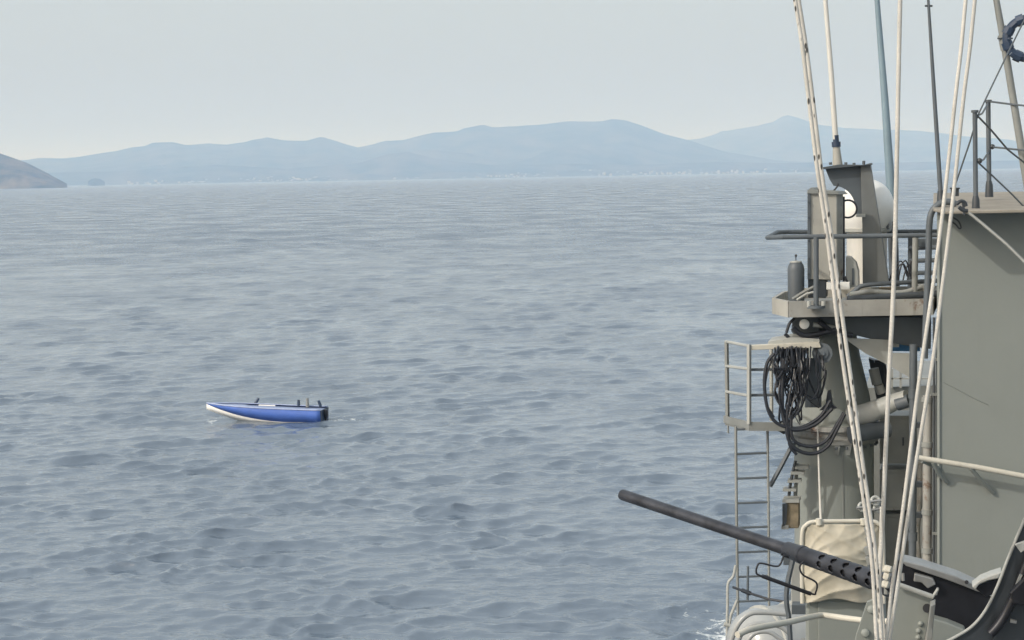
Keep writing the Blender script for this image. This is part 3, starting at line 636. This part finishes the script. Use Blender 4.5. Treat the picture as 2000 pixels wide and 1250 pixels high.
# ------------------------------------------------------------------ lookout basket, ladder
bk = thing('lookout_basket', 'pale railed lookout basket hanging left of the tower', 'platform', P(1480, 832, 19.5))
d1, d2 = 19.3, 20.2
ptube('post', [(1419, 667), (1421, 815)], d2, 4.2, 'grey', bk, 4); ptube('post', [(1463, 673), (1463, 828)], d1, 4.6, 'light', bk, 4)
for ya, yb in ((667, 676), (715, 721), (765, 773)):
    ptube('side_rail', [(1418, ya, d2), (1463, yb, d1)], [d2, d1], 3.0, 'light', bk, 6)
for y in (722, 772): ptube('front_rail', [(1463, y), (1532, y - 1)], d1 + .05, 2.8, 'slate', bk, 6)
pplate('top_bar', [(1462, 675), (1600, 668), (1604, 679), (1462, 684)], d1, 0.10, 'cream', bk, 0.005)
pplate('shelf', [(1500, 667), (1545, 659), (1600, 662), (1602, 669), (1500, 674)], d1 + .06, 0.5, 'light', bk, 0.004)
ptube('back_post', [(1506, 664), (1507, 822)], 20.0, 4.0, 'light', bk, 6)
prism('toe_board', [P(1413, 812, d2), P(1463, 824, d1), P(1463, 838, d1), P(1413, 826, d2)], (0.02, 0.01, 0), 'grey', bk)
pplate('toe_board', [(1463, 824), (1545, 826), (1545, 838), (1463, 838)], d1, 0.02, 'grey', bk)
prism('floor', [P(1416, 826, d2), P(1463, 837, d1), P(1580, 838, d1), P(1575, 826, d2)], (0, 0, -0.025), 'grey', bk)
pplate('hanger', [(1500, 838), (1545, 838), (1540, 846), (1530, 848), (1522, 843)], d1 + .1, 0.06, 'dark', bk)
ptube('drop_pin', [(1422, 826), (1422.5, 846)], 20.1, 1.8, 'grey', bk, 6)
tag(ptube('strut', [(1548, 868, 19.5), (1525, 912, 19.5), (1504, 950, 19.5)], 19.5, 4.6, 'slate', None, 4), 'dark diagonal strut between ladder and tower', 'strut')
ld = thing('ladder', 'slim grey ladder dropping from the lookout basket', 'ladder', P(1470, 1330, 19.45))
ptube('stringer', [(1437, 833), (1438.5, 1000), (1441, 1180), (1444, 1440)], 19.45, 3.1, 'grey', ld, 6); ptube('stringer', [(1499, 833), (1501, 1000), (1502, 1160), (1503, 1440)], 19.45, 2.8, 'grey', ld, 6)
for k in range(12):
    y = 838 + k * 48; ptube('rung', [(1437.5 + k * .4, y + 1), (1500 + k * .3, y - 1.5)], 19.45, 2.3, 'slate', ld, 6)
sd = thing('side_stanchion', 'thin bent stanchion at the foot of the ladder', 'stanchion', P(1422, 1330, 18.4))
ptube('upright', [(1437, 1104), (1432, 1126), (1422, 1140), (1421, 1180), (1420, 1222), (1420, 1330)], 18.4, 2.8, 'light', sd, 8, 4)
ptube('brace', [(1440, 1172), (1428, 1200), (1424, 1222)], 18.4, 3, 'light', sd, 8); ptube('foot', [(1414, 1219), (1428, 1222)], 18.4, 4.5, 'light', sd, 8)
ptube('boom_rod', [(1432, 1147, 17.6), (1462, 1158, 17.4), (1500, 1170, 17.2), (1560, 1180, 17)], [17.6, 17.4, 17.2, 17], 2.6, 'rubber', sd, 8)
ptube('joint', [(1450, 1153, 17.5), (1465, 1159, 17.4)], [17.5, 17.4], 4.5, 'rubber', sd, 8); ptube('drop_bar', [(1461, 1106), (1460, 1172)], 17.45, 2.6, 'slate', sd, 6)

# hose bundle hanging in the basket
hb = thing('cable_bundle', 'tangle of black hoses and cables hanging beside the tower', 'cable', P(1560, 840, 19.2))
rnd = random.Random(3)
for k in range(26):
    xa = rnd.uniform(1512, 1580); xb = min(1606, xa + rnd.uniform(6, 42)); yb = rnd.uniform(740, 838); dd = rnd.uniform(18.98, 19.26); r_ = rnd.uniform(1.1, 2.6); yt = rnd.uniform(674, 690)
    J = lambda q: rnd.uniform(-q, q)
    tube('hose', [P(xa, 674, 19.5), P(xa, yt + 8, dd + .1), P(xa + J(10), yt + 40, dd + J(.06)), P(xa + J(13), (yt + yb) / 2 + 15, dd + J(.08)), P((xa + xb) / 2 + J(14), yb, dd - .04), P(xb + J(12), yb - rnd.uniform(25, 60), dd + J(.06)), P(xb + J(8), yt + 42, dd), P(xb, yt + 8, dd + .1), P(xb, 674, 19.5)], px(r_, 19.2), 'rubber', hb, 7, 4)
for pts, r_ in (([(1512, 690), (1498, 710), (1493, 750), (1500, 800), (1520, 828), (1560, 836), (1600, 815), (1622, 782)], 3.4), ([(1530, 700), (1528, 800), (1545, 838), (1590, 830), (1625, 798)], 4.2),
                ([(1538, 790), (1538, 850), (1556, 878), (1588, 886), (1616, 872), (1634, 840), (1650, 808)], 3.8), ([(1545, 800), (1548, 856), (1580, 872), (1612, 862), (1634, 830), (1648, 806)], 3.4),
                ([(1540, 820), (1542, 868), (1556, 888)], 3.0), ([(1508, 700), (1496, 740), (1496, 785), (1512, 815)], 2.0)):
    ptube('hose', pts, 19.0, r_, 'rubber', hb, 8, 6)
lathe('reel', P(1606, 690, 19.35), P(1606, 690, 19) - P(1606, 690, 20), [(0, px(20, 19.3)), (0.02, px(20, 19.3)), (0.022, px(12, 19.3)), (0.04, px(12, 19.3)), (0.045, px(5, 19.3)), (0.06, px(5, 19.3))], 'slate', hb, 20)
pplate('junction_box', rect(1518, 682, 1552, 706), 19.3, 0.12, 'dark', hb, 0.01)
pplate('bracket', [(1612, 790), (1616, 764), (1622, 762), (1626, 790), (1634, 798), (1600, 802)], 19.2, 0.08, 'rubber', hb, 0.005)
pplate('back_panel', rect(1572, 700, 1604, 796), 19.45, 0.05, 'slate', hb, 0.005)

# ------------------------------------------------------------------ canvas covered locker in front of the tower
dc = 10.0
cv = thing('canvas_cover', 'wrinkled beige canvas cover laced over a pipe frame', 'canvas cover', P(1640, 1172, dc))
NX, NY = 64, 64; vv, ff_ = [], []
def cloth(u, t):
    x = 1572 + 148 * u - 6 * math.sin(t * 3) * (1 - u); y = 1024 + 150 * t + 4 * math.sin(u * 9 + 1) * t
    edge = max(0.0, min(u, 1 - u, t * 1.0) * 6); edge = min(1, edge)
    dz = 0; nz = noise.noise(Vector((u * 2.6, t * 2.6, 4.0)))
    def crease(q): return (1 - abs(math.sin(q))) ** 1.5
    for (cx, cy, ph, fr) in ((-0.05, -0.05, 0.2, 7), (1.05, -0.05, 1.1, 7), (0.0, 0.52, 0.7, 8), (1.02, 0.46, 2.0, 8)):
        an = math.atan2(t - cy, u - cx); rr = math.hypot(u - cx, t - cy)
        if t < 0.62: dz -= 0.020 * crease(an * fr + ph * 3 + 1.3 * nz) * math.exp(-rr * 1.5) * min(1, rr * 4) * min(1, (0.62 - t) * 8)
    if t > 0.45:
        an = math.atan2(1.08 - t, u + 0.25)
        dz -= 0.034 * crease(an * 10 + 0.9 * nz + 0.4) * min(1, (t - 0.45) * 6) * (0.45 + 0.5 * u)
    dz += 0.012 * noise.fractal(Vector((u * 3.0, t * 3.0, 3)), 1.0, 2.0, 3)
    bulge = 0.10 * math.sin(min(1, max(0, u)) * math.pi) ** .6 * math.sin(min(1, t) * math.pi * .6 + .35)
    return P(x, y, dc - bulge + dz * 0.62)
for i in range(NX + 1):
    for j in range(NY + 1): vv.append(cloth(i / NX, j / NY))
for i in range(NX):
    for j in range(NY): a = i * (NY+1) + j; ff_.append((a, a + 1, a + NY + 2, a + NY + 1))
ob = link('cloth', vv, ff_, 'canvas', cv, True); sm = ob.modifiers.new('solid', 'SOLIDIFY'); sm.thickness = 0.006
ptube('frame', [(1567, 1178), (1566, 1090), (1567, 1040), (1574, 1026), (1590, 1019), (1640, 1018), (1700, 1018), (1716, 1024), (1724, 1040), (1726, 1178)], dc - .02, 4.2, 'cream', cv, 10, 5)
for x in (1599, 1686): ptube('lashing', [(x, 1013), (x + 1, 1025)], dc - .03, 6.5, 'cream', cv, 10)
lo = thing('cradle_box', 'grey green box with rounded edge under the canvas', 'box', P(1640, 1250, dc))
vb = [(1573, 1300), (1573, 1185), (1577, 1172), (1590, 1166), (1726, 1166), (1726, 1300)]
pplate('case', vb, dc + 0.0, 0.5, 'wall', lo, 0.02); pplate('panel', [(1598, 1175), (1690, 1178), (1690, 1300), (1598, 1300)], dc - .012, 0.012, 'wall', lo, 0.004)
b_ = P(1650, 1290, dc); prism('pedestal', [(b_.x - .18, b_.y + .1, DK + .003), (b_.x + .18, b_.y + .1, DK + .003), (b_.x + .18, b_.y + .42, DK + .003), (b_.x - .18, b_.y + .42, DK + .003)], (0, 0, b_.z - DK + .02), 'grey', lo)
tag(ptube('guard_pipe', [(1440, 1240, 8.8), (1470, 1228, 8.9), (1540, 1215, 9.2), (1588, 1204, 9.5), (1608, 1202, 9.6), (1640, 1206, 9.5), (1690, 1212, 9.4), (1740, 1214, 9.3)], [8.8, 8.9, 9.2, 9.5, 9.6, 9.5, 9.4, 9.3], 6.2, 'cream', None, 12, 4), 'cream bent guard pipe in front of the grey green box', 'pipe')
ptb = thing('pipe_elbow', 'dark bent flat bar standing left of the canvas cover', 'bar', P(1545, 1235, 11))
ptube('bar', [(1553, 1072), (1547, 1100), (1540, 1130), (1536, 1160), (1537, 1185), (1541, 1210), (1546, 1300)], 11, 5.6, 'slate', ptb, 6, 4)
pplate('plate', rect(1545, 1090, 1574, 1200), 11.2, 0.05, 'light', ptb, 0.005); pplate('clip', rect(1530, 1088, 1545, 1104), 11, 0.06, 'slate', ptb)
ptube('cam', [(1570, 1166), (1578, 1176)], 10.4, 3.8, 'rubber', ptb, 8); pplate('grille', rect(1546, 1182, 1576, 1200), 10.9, 0.1, 'slate', ptb)

# glossy grey life raft canister below the ladder
lr = thing('raft_canister', 'glossy grey rounded raft canister below the ladder', 'canister', P(1520, 1300, 15))
cc = P(1530, 1262, 15.3); dirv = Vector((0.9, 0.45, 0.0)).normalized(); L_ = px(230, 15)
prof = [(0, .02), (.02, px(40, 15)), (.06, px(60, 15)), (.13, px(76, 15)), (.22, px(84, 15)), (L_ - .2, px(84, 15)), (L_ - .08, px(70, 15)), (L_, .02)]
lathe('shell', cc - dirv * L_ / 2, dirv, prof, 'tank', lr, 40)
for s in (0.30, 0.62): lathe('band', cc - dirv * L_ * (0.5 - s) - dirv * .02, dirv, [(0, px(86, 15)), (.005, px(89, 15)), (.035, px(89, 15)), (.04, px(86, 15))], 'light', lr, 40)
for k, (pts, r_) in enumerate((([(1424, 1262), (1440, 1222), (1462, 1200), (1490, 1196), (1545, 1200)], 5.5), ([(1436, 1266), (1452, 1232), (1480, 1218), (1520, 1222), (1546, 1240)], 5.0), ([(1452, 1268), (1470, 1240), (1500, 1234), (1530, 1252)], 4.5))):
    ptube('cradle_tube', pts, 13.9 - k * .1, r_, 'tank', lr, 12, 6)
prism('stand', [(cc.x - .5, cc.y - .2, DK + .003), (cc.x + .6, cc.y - .2, DK + .003), (cc.x + .6, cc.y + .3, DK + .003), (cc.x - .5, cc.y + .3, DK + .003)], (0, 0, cc.z - DK - px(60, 15)), 'grey', lr)

# ------------------------------------------------------------------ heavy machine gun
gn = thing('machine_gun', 'dark heavy machine gun with a perforated barrel jacket pointing left', 'machine gun', P(1780, 1250, 4.75))
m0, m1, m2, m3 = P(1215, 966, 6.05), P(1542, 1075, 5.42), P(1580, 1088, 5.34), P(1735, 1142, 5.02)
ax = (m1 - m0).normalized(); Lb = (m1 - m0).length
r0 = px(11.2, 6.0); r1 = px(12.2, 5.45)
lathe('barrel', m0, ax, [(0.0, r0 * .5), (0.0, r0 * .93), (0.006, r0), (0.06, r0), (Lb, r1), (Lb + .02, r1)], 'gun', gn, 32)
ax2 = (m3 - m1).normalized(); Lj = (m3 - m1).length
j0, j1 = px(16.5, 5.4), px(21, 5.05)
# collar, then the jacket with real holes
lathe('jacket_collar', m1, ax2, [(-0.012, r1 * 1.02), (-0.01, j0 * .97), (0.0, j0), (0.052, j0 * 1.02), (0.056, j0 * 1.12), (0.070, j0 * 1.12), (0.072, j0 * 1.02)], 'gun', gn, 32)
def jacket():
    NA, NL = 120, 220; uu = ax2.orthogonal().normalized(); w2_ = ax2.cross(uu); v, f = [], []
    s0, s1 = 0.070, Lj + 0.02; rows = []
    holes = [(ang, 0.175 + 0.056 * row) for row in range(8) for ang in [2 * math.pi * q / 6 + 0.42 for q in range(6)]]
    for i in range(NL + 1):
        s = s0 + (s1 - s0) * i / NL; r = j0 * 1.04 + (j1 - j0 * 1.04) * (s - s0) / (s1 - s0)
        for k in range(NA):
            a = 2 * math.pi * k / NA; v.append(m1 + ax2 * s + (uu * math.cos(a) + w2_ * math.sin(a)) * r)
    for i in range(NL):
        s = s0 + (s1 - s0) * (i + .5) / NL; r = j0 * 1.04 + (j1 - j0 * 1.04) * (s - s0) / (s1 - s0)
        for k in range(NA):
            a = 2 * math.pi * (k + .5) / NA; hit = False
            for (ha, hs_) in holes:
                if abs(s - hs_) < 0.016:
                    da = (a - ha + math.pi) % (2 * math.pi) - math.pi
                    if (s - hs_) ** 2 + (da * r) ** 2 < 0.0118 ** 2: hit = True; break
            if not hit:
                k2 = (k + 1) % NA; f.append((i*NA+k, i*NA+k2, (i+1)*NA+k2, (i+1)*NA+k))
    o = link('barrel_jacket', v, f, 'gun', gn, True); s = o.modifiers.new('solid', 'SOLIDIFY'); s.thickness = 0.005; s.offset = -1
jacket()
lathe('inner_barrel', m1, ax2, [(0.0, r1), (Lj + .05, r1)], 'gun', gn, 20)
lathe('trunnion', m3, ax2, [(-0.0, j1 * 1.02), (0.0, j1 * 1.12), (0.10, j1 * 1.15), (0.12, j1)], 'gun', gn, 24)
# wire carrying handle
ch_ = ptube('carry_handle', [(1531, 1084), (1524, 1102), (1514, 1106), (1486, 1100), (1479, 1106), (1477, 1117), (1484, 1124), (1530, 1140), (1586, 1160), (1593, 1157), (1596, 1144), (1591, 1135), (1570, 1124), (1563, 1114), (1563, 1104), (1570, 1096)], 5.3, 1.9, 'gunblack', gn, 8, 4)
ptube('handle_grip', [(1488, 1125), (1532, 1141), (1584, 1160)], 5.3, 4.0, 'gunblack', ch_, 10); ptube('handle_clamp', [(1526, 1081), (1541, 1087)], 5.35, 4, 'gunblack', ch_, 8)
# receiver
e3 = Vector((0.80, -0.25, 0.0)); 
rc = [(1748, 1092), (1770, 1101), (1935, 1160), (1950, 1190), (1930, 1230), (1890, 1236), (1826, 1210), (1752, 1188)]
pplate('receiver', rc, 4.85, 0.09, 'gunblack', gn, 0.004, Vector((0.25, 0.97, 0)))
tcv = pplate('top_cover', [(1757, 1094), (1772, 1097), (1800, 1104), (1868, 1126), (1912, 1146), (1938, 1166), (1905, 1154), (1850, 1133), (1770, 1106)], 4.83, 0.085, 'worn_sheen', gn, 0.003, Vector((0.25, 0.97, 0.0)))  # paler metal colour stands in for skylight sheen on the lid
pplate('feed_cover', [(1786, 1120), (1822, 1130), (1828, 1142), (1812, 1150), (1800, 1138), (1784, 1136)], 4.82, 0.02, 'worn_sheen', gn, 0.003); ptube('feed_pin', [(1763, 1120), (1764, 1134)], 4.81, 3.5, 'worn_sheen', gn, 8)
ptube('latch', [(1832, 1148), (1828, 1162)], 4.72, 2.4, 'worn_sheen', gn, 8); ptube('cover_screw', [(1888, 1137, 4.83), (1888, 1137, 4.815)], [4.83, 4.815], 4, 'gunblack', tcv, 8)

gm = thing('gun_mount', 'grey green steel gun cradle plates bolted below the receiver', 'gun mount', P(1770, 1300, 4.6))
pplate('cradle_plate', [(1752, 1144), (1820, 1168), (1818, 1192), (1806, 1250), (1800, 1340), (1722, 1340), (1735, 1220)], 4.62, 0.012, 'wall', gm, 0.002)
ptube('top_edge', [(1752, 1141), (1822, 1166)], 4.6, 5.2, 'light', gm, 10); ptube('edge_tip', [(1821, 1167), (1832, 1150)], 4.6, 3, 'light', gm, 8)
pplate('side_flange', [(1817, 1184), (1827, 1180), (1812, 1340), (1798, 1340)], 4.55, 0.06, 'grey', gm, 0.002)
lathe('notch_bolt', P(1811, 1188, 4.61), (P(1811, 1188, 4) - P(1811, 1188, 5)), [(0, px(9, 4.6)), (.004, px(9, 4.6))], 'gunblack', gm, 16)
for (x, y) in ((1798, 1218), (1794, 1232), (1793, 1245)): lathe('rivet', P(x, y, 4.62), (P(x, y, 4) - P(x, y, 5)), [(0, px(6, 4.6)), (.004, px(5, 4.6)), (.007, px(2, 4.6))], 'wall', gm, 12)
pplate('front_plate', [(1693, 1176), (1712, 1168), (1712, 1200), (1706, 1250), (1700, 1340), (1650, 1340), (1672, 1240)], 4.75, 0.014, 'wall', gm, 0.002)
for (x, y) in ((1702, 1190), (1690, 1236)): lathe('bolt', P(x, y, 4.75), (P(x, y, 4) - P(x, y, 5)), [(0, px(9, 4.7)), (.008, px(8, 4.7)), (.012, px(3, 4.7))], 'wall', gm, 12)
pplate('rear_bracket', [(1822, 1208), (1850, 1216), (1884, 1230), (1890, 1262), (1812, 1262)], 4.80, 0.05, 'wall', gm, 0.004)
q = P(1770, 1330, 4.68); lathe('pedestal', (q.x, q.y, BD + .003), (0, 0, 1), [(0, .26), (.03, .26), (.04, .12), (q.z - BD, .11)], 'wall', gm, 24)
pplate('yoke', rect(1655, 1322, 1815, 1345), 4.58, 0.2, 'wall', gm, 0.01)
# pintle fittings seen between the ropes
pf2 = thing('rope_shackle', 'small pale shackle fittings where the ropes cross the gun', 'shackle', P(1735, 1135, 4.4))
for (x, y, r_) in ((1733, 1112, 9), (1730, 1126, 7), (1728, 1142, 8)):
    lathe('nut', P(x, y + 6, 4.4), (0.3, 0.2, 1), [(0, px(r_ * .7, 4.4)), (.003, px(r_, 4.4)), (px(12, 4.4), px(r_, 4.4)), (px(14, 4.4), px(r_ * .6, 4.4))], 'cream', pf2, 6)
ptube('pin', [(1722, 1138), (1742, 1158)], 4.42, 3.4, 'gunblack', pf2, 8); ptube('tang', [(1733, 1105), (1731, 1160)], 4.45, 5, 'grey', pf2, 8)

# dark curved shield at the lower right corner
sh = thing('gun_shield', 'dark curved steel shoulder shield at the lower right corner', 'gun shield', P(1980, 1300, 4.1))
ed = cat_rom([Vector((x, y, 0)) for x, y in ((2022, 968), (2003, 1010), (1985, 1052), (1966, 1098), (1948, 1145), (1926, 1190), (1900, 1222), (1868, 1243), (1830, 1262))], 5)
pplate('plate', [(p.x, p.y) for p in ed] + [(1830, 1330), (2080, 1330), (2080, 968)], 4.12, 0.012, 'dark', sh, 0.002)
tube('lip', [P(p.x, p.y, 4.115) for p in ed], px(3.2, 4.1), 'light', sh, 8)
inner = [Vector((p.x + 34, p.y + 16, 0)) for p in ed]
tube('rib', [P(p.x, p.y, 4.10) for p in inner if p.y < 1240], px(9, 4.1), 'gunblack', sh, 10)
pplate('bright_tab', [(1982, 1064), (2004, 1056), (2008, 1070), (1994, 1080)], 4.07, 0.012, 'light', sh, 0.002)
pplate('slot_edge', [(1992, 1122), (1997, 1124), (1986, 1148), (1982, 1146)], 4.08, 0.01, 'light', sh); pplate('small_tab', [(1974, 1210), (1986, 1213), (1985, 1218), (1973, 1216)], 4.08, 0.01, 'worn_sheen', sh)
pplate('backing_box', [(1972, 1158), (2010, 1120), (2040, 1120), (2040, 1190), (1978, 1180)], 4.06, 0.03, 'gunblack', sh, 0.004)
pplate('support', rect(2030, 1200, 2080, 1600), 4.15, 0.05, 'dark', sh)
ac = thing('ammo_guide', 'pale arched metal guide between receiver and dark shield', 'ammo guide', P(1925, 1160, 4.5))
pplate('arch', [(1898, 1146), (1915, 1132), (1935, 1124), (1957, 1117), (1950, 1130), (1930, 1134), (1912, 1142), (1905, 1152)], 4.5, 0.06, 'light', ac, 0.003)
pplate('dark_side', [(1905, 1150), (1914, 1142), (1932, 1135), (1952, 1130), (1945, 1160), (1925, 1166)], 4.52, 0.05, 'gunblack', ac, 0.003)

# ------------------------------------------------------------------ ropes (halyards) in front
def rope(pp, d, r, mat, label):
    foot = P(1724, 1250, d); pts = [P(x, y, d) for x, y in pp]
    pts = cat_rom(pts, 4)
    pts += [Vector((pts[-1].x, pts[-1].y, BD + 0.01))]
    o = tube('rope', pts, px(r, d), mat, None, 10); tag(o, label, 'rope', 'halyards running up from the deck'); return o
rope([(1440, -680), (1553, 0), (1576, 165), (1596, 330), (1618, 480), (1637, 640), (1657, 780), (1676, 905), (1690, 1000), (1704, 1110), (1712, 1250)], 3.80, 4.0, 'fleck', 'outer left strand of the flecked double rope')
rope([(1446, -680), (1560, 0), (1584, 165), (1604, 330), (1627, 480), (1648, 640), (1668, 780), (1685, 905), (1699, 1000), (1713, 1110), (1722, 1250)], 3.83, 4.0, 'fleck', 'inner right strand of the flecked double rope')
rope([(1775, -680), (1758, 0), (1752, 290), (1746, 540), (1737, 720), (1729, 900), (1722, 1060), (1717, 1150), (1722, 1250)], 3.86, 4.4, 'rope', 'thick white single rope in the middle of the halyards')
rope([(1942, -680), (1886, 0), (1866, 190), (1843, 400), (1822, 560), (1803, 690), (1789, 790), (1772, 930), (1755, 1060), (1741, 1160), (1731, 1250)], 3.84, 3.8, 'rope', 'left one of the right hand pair of white ropes')
rope([(1964, -680), (1904, 0), (1882, 190), (1860, 400), (1838, 580), (1824, 690), (1808, 790), (1785, 930), (1766, 1060), (1751, 1160), (1737, 1250)], 3.88, 3.8, 'rope', 'right one of the right hand pair of white ropes')
rope([(1722, 990), (1720, 1060), (1716, 1120), (1722, 1180), (1728, 1250)], 3.91, 3.4, 'rope', 'short rope end tied in alongside the thick rope')
# turnbuckle fittings on the flecked rope
tb = thing('rope_block', 'small grey metal rope block clipped behind the flecked rope', 'block', P(1700, 990, 9.0))
for (x, y, r_) in ((1685, 990, 8), (1710, 978, 8), (1713, 994, 6)):
    torus('shackle', P(x, y, 9.0), (P(x, y, 8) - P(x, y, 9)) + Vector((0.35, 0, 0.25)), px(r_, 9), px(3.0, 9), 'light', tb, 16)
    ptube('shackle_pin', [(x - r_ - 4, y + 2), (x + r_ + 3, y - 1)], 8.98, 2.4, 'worn_sheen', tb, 8)
ptube('shank', [(1697, 995), (1699, 1040), (1700, 1110)], 9.0, 6, 'slate', tb, 10)
for k in range(4): ptube('link', [(1693 + (k % 2) * 3, 1030 + k * 19), (1697 + (k % 2) * 3, 1044 + k * 19)], 8.97, 6.5, 'grey', tb, 8)

# ------------------------------------------------------------------ the blue boat
def boat():
    v = P(520, 821, 1.0) - EYE; base = EYE + v * (-EYE.z / v.z); base.z = -0.05
    t = thing('target_boat', 'small open blue and white boat drifting on the sea', 'boat', base)
    Lh = 6.75; yaw = R(8)
    fwd = Vector((-math.cos(yaw), math.sin(yaw), 0)); side = Vector((-fwd.y, fwd.x, 0))
    def W(s, w_, z): return base + fwd * s + side * w_ + Vector((0, 0, z))
    N = 26; st = []
    for i in range(N + 1):
        u = i / N; s = -Lh / 2 + Lh * u + 0.05                     # stern -> bow
        bw = 0.88 * (1 - max(0, (u - .45) / .55) ** 2.4) + 0.005   # half beam at the sheer
        zs = 0.70 + 0.30 * u ** 1.3                                # sheer
        zc = 0.06 + (zs - 0.075) * max(0, (u - 0.28) / 0.72) ** 1.55           # chine, meets the sheer at the bow
        zk = -0.32 + 0.05 * u + 0.95 * max(0, (u - .42) / .58) ** 1.7
        zk = min(zk, zc - 0.004)
        bc = bw * (0.90 - 0.25 * u)
        st.append((s, bw, zs, bc, zc, zk))
    def strip(name, fn_a, fn_b, mat, both=True, th=0.02):
        v, f = [], []
        for sg_ in ((1, -1) if both else (1,)):
            b0 = len(v)
            for q in st: v += [W(*fn_a(q, sg_)), W(*fn_b(q, sg_))]
            for i in range(N):
                a = b0 + 2 * i; qd = (a, a + 1, a + 3, a + 2); f.append(qd if sg_ > 0 else qd[::-1])
        o = link(name, v, f, mat, t, True); m_ = o.modifiers.new('solid', 'SOLIDIFY'); m_.thickness = th; m_.offset = 0; return o
    strip('topside', lambda q, g: (q[0], q[1] * g, q[2]), lambda q, g: (q[0], q[3] * g, q[4]), 'blue')
    strip('bottom', lambda q, g: (q[0], q[3] * .99 * g, q[4] - .004), lambda q, g: (q[0], 0.0, q[5]), 'white')
    strip('gunwale', lambda q, g: (q[0], (q[1] + .025) * g, q[2] + .03), lambda q, g: (q[0], max(q[1] - .16, 0.0) * g, q[2] + .05), 'bluelight', True, 0.05)
    strip('deck', lambda q, g: (q[0], -max(q[1] - .05, 0.002), q[2] - (.05 if q[0] < 1.2 else .01)), lambda q, g: (q[0], max(q[1] - .05, .002), q[2] - (.05 if q[0] < 1.2 else .01)), 'bluelight', False)
    q = st[0]; tr = [W(q[0], q[1], q[2]), W(q[0], q[3], q[4]), W(q[0], 0, q[5]), W(q[0], -q[3], q[4]), W(q[0], -q[1], q[2])]
    prism('transom', tr, -fwd * 0.05, 'navy', t)
    em = W(q[0] - .12, 0.15, 0.25)
    eg = lathe('outboard_motor', em, (0, 0, 1), [(-.55, .05), (-.1, .06), (0, .09), (.1, .14), (.3, .15), (.42, .11), (.45, .03)], 'gunblack', t, 16)
    box('motor_clamp', W(q[0] - .1, 0.15, .5), (.25, .2, .2), 'gunblack', eg, yaw)
    for (s, wv, hgt, lean, mt) in ((0.85, -.78, .34, .22, 'navy'), (-1.68, -.78, .36, .0, 'navy'), (-2.25, -.55, .50, 0.0, 'grey'), (-2.95, -.78, .36, -.12, 'navy')):
        u = (s + Lh / 2) / Lh; zz = 0.70 + 0.30 * u ** 1.3
        tube('post', [W(s, wv, zz), W(s - lean, wv, zz + hgt)], [0.10, 0.07], mt, t, 8)
    tube('crate_rim', [W(0.35, .2, .93), W(-.6, .2, .9)], 0.04, 'white', t, 8)
    lathe('white_disc', W(-3.05, -(q[3] + .10), .27), -side, [(0, .12), (.06, .12), (.062, .001)], 'white', t, 14)
    return t
boat()

# ------------------------------------------------------------------ haze
hzv = [(-30000, -10000, -2.5), (30000, -10000, -2.5), (30000, 36000, -2.5), (-30000, 36000, -2.5)]
ho = prism('haze', hzv, (0, 0, 580), None); ho['kind'] = 'stuff'; ho['label'] = 'thin pale sea haze'
hm = bpy.data.materials.new('sea_haze'); hm.use_nodes = True; ht = hm.node_tree; ht.nodes.clear()
pv = ht.nodes.new('ShaderNodeVolumePrincipled'); oo = ht.nodes.new('ShaderNodeOutputMaterial')
pv.inputs['Color'].default_value = (0.38, 0.60, 1.0, 1); pv.inputs['Density'].default_value = 1.3e-4; pv.inputs['Absorption Color'].default_value = (1, 1, 1, 1); pv.inputs['Anisotropy'].default_value = 0.0
ht.links.new(pv.outputs[0], oo.inputs['Volume']); ho.data.materials.append(hm)

for o in bpy.data.objects:
    if '_o' in o: del o['_o']
